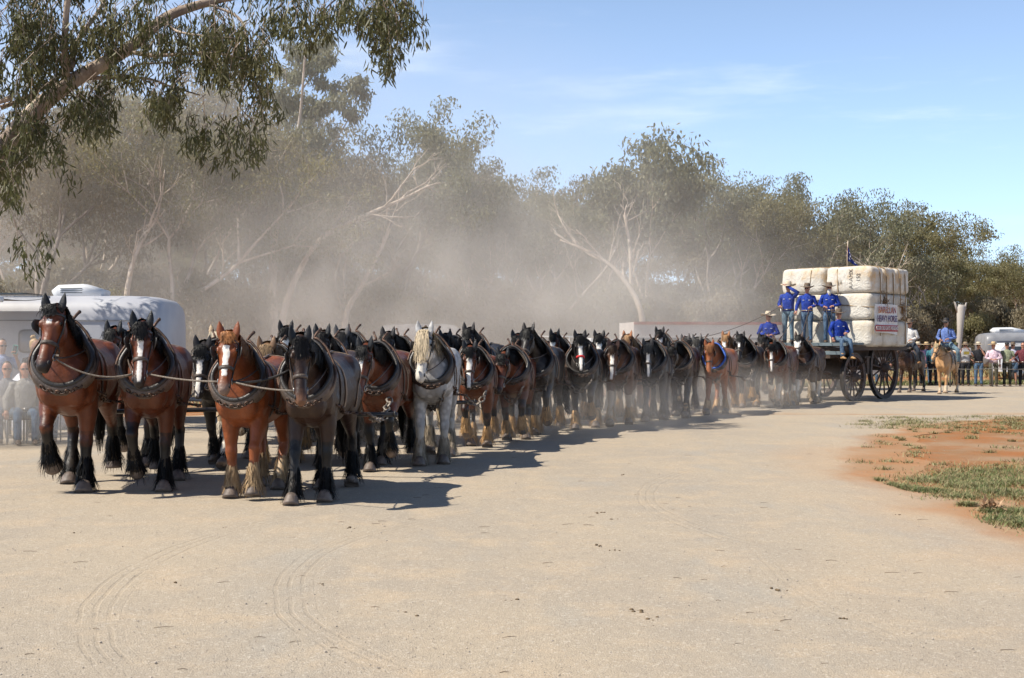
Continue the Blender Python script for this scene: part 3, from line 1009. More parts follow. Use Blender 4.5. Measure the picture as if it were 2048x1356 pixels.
    if hat:
        hb = MB(); br, cr, ch, curl = hat
        def warp(p, a, r):
            q = hy @ Vector((p.x, p.y * 1.12, p.z + (curl * max(0, (r - .1) / (br - .1)) ** 2 * (abs(math.cos(a)) ** 2 * 1.4 - .35) if r > .1 else 0)))
            return q
        prof = [(cr * 1.02, 0.0), (br * .7, -.004), (br, -.012), (br * 1.005, -.004), (br * .7, .006), (cr * 1.05, .014), (cr * 1.0, ch * .5), (cr * .90, ch * .85), (cr * .70, ch), (cr * .35, ch * .93), (.002, ch * .86)]
        hb.lathe(prof, 22, O((0, .004, 1.695)), warp=warp)
        ho = hb.build('hat', hat_col, t)
        b = MB(); b.lathe([(cr * 1.055, .012), (cr * 1.06, .040), (cr * 1.02, .042)], 22, O((0, .004, 1.695)), warp=warp); b.build('hat_band', LEATHER, ho)
    if cap:
        hb = MB(); hb.lathe([(.086, 0), (.088, .03), (.078, .065), (.05, .09), (.002, .098)], 16, O((0, .004, 1.68)), sy=1.15)
        hb.loft([(O((0, -.07, 1.69)), .07, .004), (O((0, -.14, 1.685)), .065, .004), (O((0, -.17, 1.677)), .035, .004)], 10)
        hb.build('cap', cap, t)
    if hair:
        hb = MB()
        hb.loft([(HP(0, .045, 1.53), .05, .03, hx), (HP(0, .035, 1.60), .073, .065, hx), (HP(0, .025, 1.66), .082, .085, hx), (HP(0, .016, 1.72), .076, .09, hx), (HP(0, .012, 1.765), .045, .06, hx), (HP(0, .012, 1.777), .01, .02, hx)], 14)
        if bun:
            hb.ell(HP(0, .06, 1.80), (.045, .045, .04)); hb.ell(HP(.02, .045, 1.815), (.03, .03, .03))
        hb.build('hair', hair, t)
    if beard:
        hb = MB(); hb.loft([(HP(0, -.075, 1.60), .045, .03, hx), (HP(0, -.085, 1.56), .062, .045, hx), (HP(0, -.09, 1.50), .058, .045, hx), (HP(0, -.095, 1.44), .035, .03, hx), (HP(0, -.095, 1.41), .01, .012, hx)], 12)
        hb.build('beard', beard, t)
    # eyes or glasses
    if glasses:
        g = MB()
        for s in (-1, 1): g.ell(HP(s * .033, -.098, 1.643), (.027, .008, .017), 8, 6)
        g.box(HP(0, -.104, 1.65), (.03, .006, .006))
        for s in (-1, 1): g.tube([HP(s * .058, -.09, 1.648), HP(s * .082, .0, 1.645)], .004, 4)
        g.build('sunglasses', GLOSS_BLACK, t)
    else:
        for s in (-1, 1):
            g = MB(); g.ell(HP(s * .032, -.088, 1.643), (.014, .008, .008), 8, 6); g.build('eye', GLOSS_BLACK, t)
    return t, [(Matrix.Translation(t.location) @ Matrix.Rotation(rotz, 4, 'Z') @ Matrix.Scale(scale, 4)) @ (w + d * .08) for w, d in wr]

FELT = pm('felt_tan', (.30, .22, .14), (.20, .14, .085), 10, .85, .2, 60)
FELT_BROWN = pm('felt_brown', (.15, .105, .07), (.10, .07, .045), 10, .85, .2, 60)
FELT_BLACK = pm('felt_black', (.012, .011, .011), (.022, .02, .02), 10, .7, .2, 60)
STRAW = pm('straw', (.58, .42, .22), (.44, .30, .15), 30, .8, .4, 90)
STRAW_PALE = pm('pale_straw', (.62, .52, .38), (.48, .39, .28), 30, .8, .4, 90)
BLUE = cloth('royal_blue', (.020, .055, .33), (.012, .034, .22))
JEANS = cloth('blue_denim', (.10, .16, .24), (.055, .09, .15))
JEANS_PALE = cloth('pale_denim', (.17, .25, .30), (.11, .17, .22))
DARK = cloth('charcoal', (.025, .025, .03), (.012, .012, .015))

# ------------------------------------------------------------------ trees
def bark_mat(name, a, b, dark=(.10, .075, .055)):
    t = NT(name)
    co = t.coord()
    st = t.scaled(co, (1, 1, .22))
    col = t.mix(t.step(t.noise(3.2, 5, .6, vec=st), .38, .62), a, b)
    col = t.mix(t.step(t.noise(1.3, 4, .6), .55, .72), col, dark)
    return t.done(col, .85, t.bump(t.noise(14, 4, vec=st), .5, .03))
def leaf_mat(name, a, b, trans=.25):
    t = NT(name)
    col = t.mix(t.step(t.noise(.55, 3, .6), .36, .66), a, b)
    col = t.mix(t.math('MULTIPLY', t.step(t.noise(7.0, 2), .52, .66), .65), col, tuple(x * 1.5 for x in b))
    t.done(col, .5, None, Specular_IOR_Level=.32)
    tr = t.n('BsdfTranslucent'); t.put(tr.inputs['Color'], tuple(x * 1.25 for x in a))
    ms = t.n('MixShader'); ms.inputs[0].default_value = trans
    t.t.links.new(t.b.outputs[0], ms.inputs[1]); t.t.links.new(tr.outputs[0], ms.inputs[2])
    t.t.links.new(ms.outputs[0], t.out.inputs['Surface'])
    return t.m

def leaves_at(rng, C, per, spread, ln, wd, droop=.75):
    """lens shaped hanging leaves round clump centres C"""
    C = np.asarray(C); n = len(C) * per
    P = np.repeat(C, per, 0)
    off = rng.normal(0, 1, (n, 3))
    off /= np.linalg.norm(off, axis=1, keepdims=True)
    off *= (rng.random((n, 1)) ** .45)
    sc = np.repeat(rng.uniform(.7, 1.25, (len(C), 1)), per, 0) * np.asarray(spread)[None]
    P = P + off * sc
    D = rng.normal(0, 1, (n, 3)); D[:, 2] -= droop * 2.4
    D /= np.linalg.norm(D, axis=1, keepdims=True)
    S = np.cross(D, rng.normal(0, 1, (n, 3))); S /= np.linalg.norm(S, axis=1, keepdims=True)
    l = ln * rng.uniform(.65, 1.3, (n, 1)); w = wd * rng.uniform(.7, 1.25, (n, 1))
    V = np.stack([P, P + D * l * .4 + S * w, P + D * l, P + D * l * .45 - S * w], 1).reshape(-1, 3)
    F = np.arange(n * 4).reshape(-1, 4)
    return V, F

def make_tree(seed, H, spread=1.0, forks=(3, 3, 3, 2), trunk=.26, per=90, clump=(.75, .75, .5), leaf=(.26, .045), lean=(0, 0), fork_at=.28, bare=0.0, angle=.5):
    rng = np.random.default_rng(seed); rnd = random.Random(seed)
    mb = MB(); tips = []
    def grow(p, d, length, r, lev):
        k = 5 if lev < 2 else 3
        pts = [p]; q = p.copy(); dd = d.copy()
        for i in range(k):
            dd = (dd + Vector((rnd.gauss(0, .13), rnd.gauss(0, .13), rnd.gauss(0, .05) + (.05 if lev else 0)))).normalized()
            q = q + dd * (length / k); pts.append(q)
        r1 = r * (.62 if lev < len(forks) else .3)
        mb.tube(pts, [r + (r1 - r) * i / k for i in range(k + 1)], 7 if lev < 1 else (5 if lev < 3 else 4), False)
        if lev >= len(forks):
            tips.append(q); tips.append(pts[len(pts) // 2]); return
        if lev >= len(forks) - 2: tips.append(q)
        if lev >= 2: tips.append(pts[2])
        n = forks[lev] + (1 if rnd.random() < .2 else 0)
        a0 = rnd.uniform(0, 2 * PI)
        for i in range(n):
            a = a0 + 2 * PI * i / n + rnd.gauss(0, .35)
            sp = (angle + rnd.gauss(0, .12)) * spread * (1.0 + .22 * lev)
            o = dd.orthogonal().normalized(); o2 = dd.cross(o)
            nd = (dd + (o * math.cos(a) + o2 * math.sin(a)) * sp + Vector((0, 0, .10))).normalized()
            grow(q if i else q, nd, length * rnd.uniform(.62, .88) * (1.15 if lev == 0 else 1), r1 * rnd.uniform(.72, .95), lev + 1)
    grow(Vector((0, 0, -.2)), Vector((lean[0], lean[1], 1)).normalized(), H * fork_at, trunk, 0)
    zs = max(t.z for t in tips) + clump[2] * .8
    k = H / zs
    tv = [(v[0] * k, v[1] * k, v[2] * k if v[2] > 0 else v[2]) for v in mb.V]
    C = np.array([t[:] for t in tips]) * k
    if bare: C = C[rng.random(len(C)) > bare]
    V, F = leaves_at(rng, C, per, clump, leaf[0], leaf[1])
    return new_mesh('trunk', tv, mb.F), new_mesh('crown', V, F, smooth=False)
# ------------------------------------------------------------------ ground, road, verge
def soil_nodes(t, pos):
    red = t.mix(t.step(t.noise(1.1, 6, .6, vec=pos), .35, .68), (0.320, 0.128, 0.044), (0.272, 0.155, 0.078))
    red = t.mix(t.math('MULTIPLY', t.step(t.noise(.35, 4, .6, vec=pos), .48, .66), .8), red, (0.320, 0.225, 0.141))
    return t.mix(t.math('MULTIPLY', t.step(t.noise(38, 4, .7, vec=pos), .52, .74), .45), red, (0.152, 0.078, 0.041))

def make_soil():
    t = NT('red_soil'); pos = t.coord('World')
    nrm = t.bump(t.noise(30, 5, .7, vec=pos), .6, .03, t.bump(t.noise(3, 4, vec=pos), .5, .08))
    return t.done(soil_nodes(t, pos), .95, nrm, Specular_IOR_Level=.15)

def make_gravel():
    t = NT('gravel_road'); pos = t.coord('World')
    n1 = t.noise(.42, 5, .62, vec=t.scaled(pos, (1, .6, 1)))
    col = t.mix(t.step(n1, .36, .66), (0.387, 0.327, 0.256), (0.448, 0.367, 0.269))
    col = t.mix(t.step(t.noise(1.5, 5, .65, vec=pos), .46, .70), col, (0.481, 0.380, 0.269))          # sandy drift
    col = t.mix(t.math('MULTIPLY', t.step(t.noise(.75, 5, .6, vec=t.scaled(pos, (1.3, .5, 1))), .52, .68), .55), col, (0.368, 0.338, 0.290))  # bare stone chip
    # fine chips, light and dark
    v = t.vor(95, vec=pos)
    col = t.mix(t.math('MULTIPLY', t.step(v.outputs['Distance'], .25, .55), .28), col, (0.179, 0.144, 0.102))
    v2 = t.vor(60, vec=pos)
    col = t.mix(t.math('MULTIPLY', t.step(v2.outputs['Color'], .70, .92), .42), col, (0.558, 0.492, 0.402))
    col = t.mix(t.math('MULTIPLY', t.step(v2.outputs['Color'], .28, .08), .38), col, (0.216, 0.178, 0.141))
    grit = t.noise(140, 3, .7, vec=pos)
    col = t.mix(t.math('MULTIPLY', t.step(grit, .55, .75), .35), col, (0.198, 0.157, 0.112))
    # tyre tracks: ribbed bands along arcs
    rib = None
    wobt = t.math('MULTIPLY_ADD', t.noise(.6, 2, vec=pos), .16, -.08)
    sx = t.n('SeparateXYZ'); t.put(sx.inputs[0], pos)
    X, Y = sx.outputs[0], sx.outputs[1]
    for cx, cy, rad, wdt, y0, y1, st in ((3.2, 9.2, 5.92, .30, 6.0, 13.0, 1.0), (3.2, 9.2, 4.75, .30, 6.0, 13.2, .9), (8.2, 13.0, 6.75, .30, 9.6, 17.6, .9), (11.0, 9.0, 9.1, .22, 6.0, 11.0, .5)):
        dx = t.math('SUBTRACT', X, cx); dy = t.math('SUBTRACT', Y, cy)
        r = t.math('SQRT', t.math('ADD', t.math('MULTIPLY', dx, dx), t.math('MULTIPLY', dy, dy)))
        off = t.math('ADD', t.math('SUBTRACT', r, rad), wobt)
        band = t.step(t.math('ABSOLUTE', off), wdt * .5, wdt * .42)
        lines = t.math('SINE', t.math('MULTIPLY', off, 2 * PI / .085))
        f = t.math('MULTIPLY', t.math('MULTIPLY', band, t.step(lines, .2, .9)), t.math('MULTIPLY', t.step(Y, y0, y0 + .8), t.step(Y, y1 - .8, y1, 1, 0)))
        f = t.math('MULTIPLY', f, t.math('MULTIPLY', t.step(X, cx - 1.0, cx - 1.6), st))
        f = t.math('MULTIPLY', f, t.step(t.noise(1.3, 3, vec=pos), .30, .55))
        rib = f if rib is None else t.math('MAXIMUM', rib, f)
    col = t.mix(t.math('MULTIPLY', rib, .17), col, (0.269, 0.212, 0.146))
    # the red soil works in from the edges
    e = t.attr('edge')
    f = t.step(t.math('ADD', e, t.math('MULTIPLY_ADD', t.noise(.9, 5, .62, vec=t.scaled(pos, (1, .45, 1))), 1.6, -.8)), 1.35, .55)
    col = t.mix(f, col, soil_nodes(t, pos))
    f2 = t.math('MULTIPLY', t.step(t.math('ADD', e, t.math('MULTIPLY_ADD', t.noise(.55, 5, .62, vec=t.scaled(pos, (1, .35, 1))), 5.0, -2.5)), 2.6, 0.0), .38)
    col = t.mix(f2, col, (0.423, 0.268, 0.151))
    h = t.math('ADD', t.math('MULTIPLY', t.noise(70, 4, .75, vec=pos), .6), t.math('MULTIPLY', v.outputs['Distance'], .5))
    nrm = t.bump(t.math('SUBTRACT', h, t.math('MULTIPLY', rib, .38)), .5, .016, t.bump(t.noise(4, 4, vec=pos), .35, .05))
    return t.done(col, .92, nrm, Specular_IOR_Level=.2)

SOIL = make_soil(); GRAVEL = make_gravel()
gm = MB(); N = 60
grng = np.random.default_rng(5)
xs = np.concatenate([[-900, -300, -120], np.linspace(-60, 80, 71), [150, 400, 900]]); ys = np.concatenate([[-200, -40], np.linspace(0, 120, 61), [200, 500, 1500]])
GX, GY = np.meshgrid(xs, ys)
VERGE = [(5.05, 10.3), (5.15, 11.4), (5.25, 12.9), (5.25, 14.0), (5.2, 15.0), (5.45, 16.5), (6.3, 19.7), (7.6, 23.0), (9.7, 26.5), (13.0, 29.0), (18, 31), (30, 33)]
vb = np.array(VERGE)
def verge_edge(y):            # x of the verge's left edge at depth y
    return np.interp(y, vb[:, 1], vb[:, 0])
def far_edge(x):              # far side of the road
    return np.interp(x, [-40, -12, -9.3, -7.5, -4, 4, 12, 20, 40], [19.0, 20.0, 21.5, 24.5, 31, 40, 50.5, 53, 56])
GZ = np.zeros_like(GX)
ver = np.clip((GX - verge_edge(GY) - 2.6) / 3.0, 0, 1) * (GY < 31) * (GY > -5) * (GX < 60)
GZ += ver * .10 * np.sin(np.clip((31 - GY) / 20, 0, 1) * PI / 2)
GZ[(GY > 58)] += .15
V = np.stack([GX, GY, GZ], 2).reshape(-1, 3); nx = len(xs)
F = [(j * nx + i, j * nx + i + 1, (j + 1) * nx + i + 1, (j + 1) * nx + i) for j in range(len(ys) - 1) for i in range(nx - 1)]
tag(link('ground', new_mesh('ground', V, F, mats=[SOIL])), kind='structure')
# road sheet, cut along its edges, finely divided
rows = list(np.arange(1.0, 57.1, .4))
V = []; E = []; F = []
nc = 60
grnd = random.Random(3)
for y in rows:
    w1 = .12 * math.sin(y * 1.9) + .08 * math.sin(y * 4.3 + 1)
    xr = float(verge_edge(y)) + w1 if y < 29.5 else 42
    # left limit: where the far edge crosses this depth
    xl = float(np.interp(y, [20.5, 21.5, 23.5, 27, 33, 42, 50.5, 53, 56, 58], [-40, -14, -11, -9, -5, 3.5, 12, 20, 40, 41])) if y > 20.5 else -40
    xl += w1 * 1.5
    for i in range(nc + 1):
        u = i / nc
        u = u * u * (3 - 2 * u) * .5 + u * .5
        x = xl + (xr - xl) * u
        V.append((x, y, .005 + .004 * math.sin(x * 1.3 + y)))
        e = 9.0
        if y < 31: e = min(e, xr - x if y < 29.5 else max(0.0, math.hypot(0, y - 29.0)))
        if y > 18: e = min(e, x - xl + 1.0)
        if y > 49: e = min(e, 57 - y)
        E.append(e)
for j in range(len(rows) - 1):
    for i in range(nc):
        a = j * (nc + 1) + i
        F.append((a, a + 1, a + nc + 2, a + nc + 1))
me = new_mesh('road', V, F, mats=[GRAVEL])
a_ = me.attributes.new('edge', 'FLOAT', 'POINT'); a_.data.foreach_set('value', np.array(E, dtype=np.float32))
tag(link('road', me), kind='structure')

# loose stones on the road, far too many to count
rng = np.random.default_rng(11)
def octa(P, S, rng):
    n = len(P)
    base = np.array([(1, 0, 0), (0, 1, 0), (-1, 0, 0), (0, -1, 0), (0, 0, 1), (0, 0, -.6)], float)
    jit = base[None] * rng.uniform(.6, 1.2, (n, 6, 1)) * S[:, None, None]
    jit[..., 2] *= .6
    a = rng.uniform(0, 2 * PI, n); c, s = np.cos(a)[:, None], np.sin(a)[:, None]
    x = jit[..., 0] * c - jit[..., 1] * s; y = jit[..., 0] * s + jit[..., 1] * c
    V = np.stack([x + P[:, None, 0], y + P[:, None, 1], jit[..., 2] + P[:, None, 2]], 2).reshape(-1, 3)
    f = np.array([(0, 1, 4), (1, 2, 4), (2, 3, 4), (3, 0, 4), (1, 0, 5), (2, 1, 5), (3, 2, 5), (0, 3, 5)])
    return V, (np.arange(n)[:, None, None] * 6 + f[None]).reshape(-1, 3)
n = 14000
y = 5.2 + 17 * rng.random(n) ** 1.7; x = rng.uniform(-.46, .46, n) * y
ok = x < verge_edge(y) + .5
x, y = x[ok], y[ok]
S = rng.gamma(1.5, .0013, len(x)) + .002
V, F = octa(np.stack([x, y, np.full(len(x), .008)], 1), S, rng)
t = NT('stone_chips'); c = t.mix(t.step(t.noise(9, 2, vec=t.coord('World')), .4, .6), (.44, .37, .30), (.33, .28, .23)); STONES = t.done(c, .9)
tag(link('loose_gravel', new_mesh('loose_gravel', V, F, smooth=False, mats=[STONES])), label='loose stone chips scattered over the gravel road', cat='gravel', kind='stuff')

# grass on the verge and along the far side of the road
def grass_patch(name, label, pts, hgt, mats, wid=.006, seed=1, lean=.5):
    rng = np.random.default_rng(seed)
    P = np.asarray(pts); n = len(P); k = 4
    h = hgt * rng.uniform(.4, 1.25, n); a = rng.uniform(0, 2 * PI, n); ln = lean * rng.uniform(.2, 1.2, n)
    D = np.stack([np.cos(a) * ln, np.sin(a) * ln, np.ones(n)], 1)
    Q = np.zeros((n, k, 3))
    for j in range(k):
        q = j / (k - 1)
        Q[:, j] = P + D * (h * q)[:, None] * np.array((1, 1, 1)) + np.stack([np.cos(a) * ln * h * q * q, np.sin(a) * ln * h * q * q, -h * .25 * q * q * ln], 1)
    Nn = np.repeat(np.stack([np.cos(a), np.sin(a), np.full(n, .3)], 1)[:, None], k, 1)
    W = np.linspace(1, .12, k)[None] * rng.uniform(.7, 1.3, (n, 1)) * wid
    V, F = ribbons(Q, Nn, W)
    dry = np.repeat(rng.random(n) < .40, k - 1).astype(int)
    return tag(link(name, new_mesh(name, V, F, mats=mats, fmat=dry)), label=label, cat='grass', kind='stuff')
GRASS = pm('green_grass', (.085, .135, .03), (.17, .18, .06), 2.5, .6)
STRAWG = pm('dry_grass', (.34, .28, .14), (.25, .19, .09), 3, .7)
rng = np.random.default_rng(21)
def clumps(poly_pts, n, sd, z=0.0):
    C = np.asarray(poly_pts)
    i = rng.integers(0, len(C), n)
    P = C[i, :2] + rng.normal(0, 1, (n, 2)) * C[i, 2:3] * sd
    return P
def gz(x, y):
    v = np.clip((x - verge_edge(y) - 2.6) / 3.0, 0, 1)
    return v * .10 * np.sin(np.clip((31 - y) / 20, 0, 1) * PI / 2)
def px_clump(lst):
    out = []
    for px, py, r in lst:
        g = ground(px, py); out.append((g.x, g.y, r * 1.0))
    return out
lush = px_clump([(1860, 963, .30), (1900, 958, .40), (1945, 950, .45), (1990, 945, .5), (2035, 940, .6), (2080, 945, .8), (1880, 985, .16), (1930, 995, .22), (1990, 985, .30), (2045, 990, .35), (2020, 1040, .20), (2048, 1050, .16), (1990, 1025, .10), (2080, 1050, .4),
                 (1780, 972, .14), (1810, 978, .12), (1840, 982, .14), (1750, 962, .07), (2010, 965, .3), (1960, 970, .22), (1925, 975, .2), (2060, 965, .4), (1935, 1012, .06), (2035, 1025, .16), (2100, 1000, .6)])
P = clumps(lush, 26000, .70)
keep = (P[:, 0] > verge_edge(P[:, 1]) - .8)
P = P[keep]
grass_patch('grass', 'short green grass in thick patches on the red verge at right', np.c_[P, gz(P[:, 0], P[:, 1])], .052, [GRASS, STRAWG], .0045, 2, 1.0)
tufts = []
for k in range(170):
    y = rng.uniform(11.5, 30); x = float(verge_edge(y)) + rng.gamma(1.6, 1.6) - .9
    tufts.append((x, y, rng.uniform(.05, .22)))
for k in range(90):
    px, py = rng.uniform(1720, 2060), rng.uniform(832, 858)
    g = ground(px, py); tufts.append((g.x, g.y, rng.uniform(.08, .45)))
P = clumps(tufts, 15000, .6)
grass_patch('grass', 'sparse low tufts of olive grass dotted over the red dirt', np.c_[P, gz(P[:, 0], P[:, 1])], .06, [pm('olive_grass', (.13, .15, .045), (.20, .19, .075), 3, .6), STRAWG], .006, 3, 1.0)
# grass beyond the road, below the spectators
n = 26000
x = rng.uniform(6, 34, n); y = np.interp(x, [4, 12, 20, 40], [41, 50.5, 53, 56]) + rng.gamma(1.5, .9, n) - .4
grass_patch('grass', 'strip of green and dry grass along the far road edge', np.c_[x, y, np.zeros(n)], .16, [GRASS, STRAWG], .02, 4, .7)
n = 26000
x = rng.uniform(-30, 60, n); y = np.interp(x, [-40, -12, 4, 12, 20, 60], [27, 30, 44, 54, 57, 62]) + rng.gamma(2, 7, n)
grass_patch('grass', 'dry yellow grass under the trees behind the crowd', np.c_[x, y, np.zeros(n) + (y > 58) * .15], .28, [pm('pale_dry_grass', (.30, .27, .13), (.22, .20, .08), .3, .7), STRAWG], .03, 5, .7)

# droppings, clods, twigs and leaf litter on the road
clod_mat = pm('dung_clod', (.10, .07, .04), (.16, .11, .06), 30, .9, .5, 60)
cl = MB(); crng = random.Random(8)
for c in ((150, 1067), (1205, 1027), (1240, 950), (1198, 1027), (822, 1230), (640, 1170), (1226, 1102), (440, 1058), (360, 1170), (1190, 1092), (1228, 1040), (575, 1000), (1686, 1240), (1280, 1225), (1310, 1240), (1292, 1255), (700, 1058), (1020, 1200), (1800, 1030), (1556, 1180)):
    g = ground(*c)
    for _ in range(crng.randint(2, 5)):
        r = crng.uniform(.005, .013)
        cl.ell((g.x + crng.gauss(0, .03), g.y + crng.gauss(0, .03), r * .7), (r * 1.2, r, r * .75), 6, 4)
tag(cl.build('dung_crumbs', clod_mat), label='small dark crumbs of dung scattered across the gravel', cat='dung', kind='stuff')
tw = MB()
for _ in range(110):
    y = 6 + 16 * crng.random() ** 1.5; x = crng.uniform(-.42, .42) * y
    if x > float(verge_edge(y)): continue
    a = crng.uniform(-.5, .5); l = crng.uniform(.03, .12)
    p = Vector((x, y, .007)); d = Vector((math.cos(a), math.sin(a), 0))
    tw.tube([p, p + d * l * .5 + Vector((0, .01, .002)), p + d * l], [.0022, .002, .001], 4)
tag(tw.build('twigs', pm('twig', (.19, .13, .08), (.10, .07, .045), 20, .9)), label='fine twigs and leaf litter strewn over the road surface', cat='twigs', kind='stuff')
# dried up thistle clump on the verge
g = ground(1985, 1022)
dl = MB()
for _ in range(60):
    a = crng.uniform(0, 2 * PI); e = crng.uniform(.1, 1.3); l = crng.uniform(.07, .17)
    d = Vector((math.cos(a) * math.cos(e), math.sin(a) * math.cos(e), math.sin(e)))
    s = d.cross(Vector((0, 0, 1))).normalized() * crng.uniform(.01, .018)
    p0 = Vector((crng.gauss(0, .05), crng.gauss(0, .04), .01))
    m1 = p0 + d * l * .5 + Vector((0, 0, .01)); tp = p0 + d * l - Vector((0, 0, .03 * crng.random()))
    dl.add([p0, m1 + s, tp, m1 - s], [(0, 1, 2, 3)])
tag(dl.build('dead_plant', pm('dry_leaf', (.42, .28, .17), (.30, .17, .09), 18, .85), loc=(g.x, g.y, gz(g.x, g.y) + .01)), 'dried up brown leafy plant lying on the grassy verge', 'plant')

# ------------------------------------------------------------------ trees
BARK = bark_mat('pale_gum_bark', (.62, .52, .42), (.42, .33, .25))
BARK_GREY = bark_mat('grey_gum_bark', (.36, .30, .25), (.24, .19, .15))
LEAF = leaf_mat('gum_leaves', (.185, .185, .105), (.26, .24, .155), .46)
LEAF_OLIVE = leaf_mat('olive_gum_leaves', (.19, .175, .078), (.27, .235, .125), .46)
LEAF_BROWN = leaf_mat('dusty_gum_leaves', (.22, .185, .115), (.285, .24, .16), .46)
VAR = [make_tree(101, 12, 1.0, (3, 3, 3, 2), .16, 100, leaf=(.19, .034)), make_tree(102, 12, 1.15, (3, 3, 2, 2), .15, 120, leaf=(.19, .034), fork_at=.22), make_tree(103, 12, .9, (2, 3, 3, 3), .16, 80, leaf=(.19, .034), fork_at=.3),
       make_tree(104, 12, 1.05, (4, 3, 3, 2), .14, 80, leaf=(.19, .034), fork_at=.18), make_tree(105, 12, .8, (2, 3, 3, 2), .14, 120, leaf=(.19, .034), fork_at=.38, lean=(.12, 0)), make_tree(106, 12, 1.2, (3, 3, 3, 2), .15, 95, leaf=(.19, .034), lean=(-.2, 0), fork_at=.24)]
SCRUB = [make_tree(201, 5, 1.1, (4, 3, 3), .09, 170, (.75, .75, .6), (.22, .04), fork_at=.16), make_tree(202, 5, .9, (5, 3, 2), .08, 200, (.7, .7, .6), (.22, .04), fork_at=.12, angle=.42), make_tree(203, 5, .7, (4, 3, 3), .08, 120, (.6, .6, .7), (.22, .04), fork_at=.2, bare=.3)]
def make_bush(seed, H=3.0, rad=1.9, n=60, per=130):
    rng = np.random.default_rng(seed); rnd = random.Random(seed); mb = MB()
    C = []
    for _ in range(n):
        a = rnd.uniform(0, 2 * PI); q = math.sqrt(rnd.random()); h = rnd.random() ** .8 * math.sqrt(max(.05, 1 - q * q)) * (H - .4)
        C.append((math.cos(a) * q * rad, math.sin(a) * q * rad, .35 + h))
    for _ in range(14):
        c = Vector(rnd.choice(C)); mb.tube([(rnd.gauss(0, .2), rnd.gauss(0, .2), -.2), (c.x * .4, c.y * .4, c.z * .6), tuple(c)], [.04, .03, .012], 4, False)
    V, F = leaves_at(rng, C, per, (.5, .5, .42), .20, .036, .35)
    return new_mesh('trunk', mb.V, mb.F), new_mesh('crown', V, F, smooth=False)
BUSH = [make_bush(401), make_bush(402, 3.0, 1.4, 50, 120), make_bush(403, 3.0, 2.2, 60, 110)]
def put_tree(var, px, top, d, label, bark=BARK, leaf=LEAF, base_h=12.0, rot=0.0, wide=1.0, name='gum_tree', group=None):
    x = (px - 1024) / F_PX * d
    H = CAM_H + (HORIZON - top) / F_PX * d
    k = H / base_h
    t = thing(name, label, 'tree', (x, d, .12), rot, group)
    t.scale = (k * wide, k * wide, k)
    link('trunk', var[0], t, mat=bark); link('crown', var[1], t, mat=leaf)
    return t
GL = 'gum trees behind the road'
trnd0 = random.Random(91)
# the ones that stand out along the skyline, left to right
put_tree(VAR[3], 40, 165, 47, 'dense gum tree at the far left edge behind the awning', BARK_GREY, LEAF_BROWN, rot=.4, wide=1.0, group=GL)
put_tree(VAR[0], 175, 95, 52, 'leafy gum behind the left caravan roof vent', BARK, LEAF_OLIVE, rot=1.2, group=GL)
put_tree(VAR[5], 265, 205, 46, 'lower olive gum with bare pale forks above the left caravan', BARK, LEAF_OLIVE, rot=2.2, wide=1.1, group=GL)
put_tree(VAR[1], 345, 95, 60, 'tall gum half hidden behind the hanging foreground branches', BARK_GREY, LEAF_BROWN, rot=.1, group=GL)
put_tree(VAR[4], 430, 235, 50, 'slim gum between the left caravan and the tallest tree', BARK, LEAF_BROWN, rot=4.0, group=GL)
def limbed_tree(label, d, limbs, tufts, seed, leaf, per=380, ls=(.24, .042)):
    rng = np.random.default_rng(seed); b = at(*limbs[0][0][0], d); t = thing('gum_tree', label, 'tree', (b.x, d, 0), 0, GL)
    mb = MB(); o = t.location
    for k, (pts, r0, r1) in enumerate(limbs):
        P = [at(px, py, d + (.5 * math.sin(k * 2.1) * i if k else 0)) for i, (px, py) in enumerate(pts)]
        if k == 0: P[0].z = -.1
        path = catmull(P, 5); n = len(path)
        mb.tube([p - o for p in path], [r0 + (r1 - r0) * i / (n - 1) for i in range(n)], 7)
    mb.build('trunk', BARK, t)
    C = []
    for px, py, r in tufts:
        c = at(px, py, d + rng.uniform(-1.3, 1.3)); rr = r / F_PX * d
        for _ in range(max(3, int(r / 5))): C.append(np.array(c - o) + rng.normal(0, .5, 3) * rr)
    V, F = leaves_at(rng, C, per // 4, (.42, .42, .34), ls[0], ls[1])
    link('crown', new_mesh('crown', V, F, smooth=False), t, mat=leaf)
    return t
limbed_tree('tallest gum tree with white forked trunk reaching above its neighbours', 52,
    [([(550, 652), (546, 570), (545, 490)], .20, .15), ([(545, 490), (528, 400), (512, 345), (505, 300)], .10, .04), ([(546, 500), (560, 420), (585, 330), (600, 230), (608, 130), (612, 85)], .13, .02), ([(550, 470), (585, 400), (605, 360), (640, 320), (690, 250), (715, 190)], .08, .015),
     ([(590, 310), (620, 250), (645, 215)], .05, .015), ([(600, 225), (575, 180), (570, 140)], .04, .012), ([(603, 180), (630, 140), (645, 105)], .04, .012), ([(570, 395), (600, 370), (660, 360)], .05, .015)],
    [(602, 85, 24), (640, 92, 26), (655, 115, 20), (585, 105, 24), (612, 125, 30), (575, 150, 28), (625, 165, 28), (560, 195, 24), (595, 205, 30), (640, 215, 24), (690, 175, 24), (715, 165, 20), (728, 185, 14), (680, 205, 24), (700, 225, 18), (655, 270, 26), (615, 265, 32), (575, 255, 28), (555, 300, 30), (600, 320, 32), (640, 330, 28), (520, 300, 22), (500, 330, 24), (540, 360, 28), (665, 320, 20), (585, 375, 26)], 61, LEAF)
put_tree(VAR[2], 690, 290, 54, 'dark gum right beside the tallest tree', BARK, LEAF_BROWN, rot=3.1, group=GL)
put_tree(VAR[1], 800, 205, 58, 'broad rounded gum crown left of the sky gap', BARK_GREY, LEAF, rot=5.0, wide=1.05, group=GL)
put_tree(VAR[0], 915, 262, 62, 'gum crown stepping down right of the broad rounded one', BARK, LEAF_BROWN, rot=2.0, group=GL)
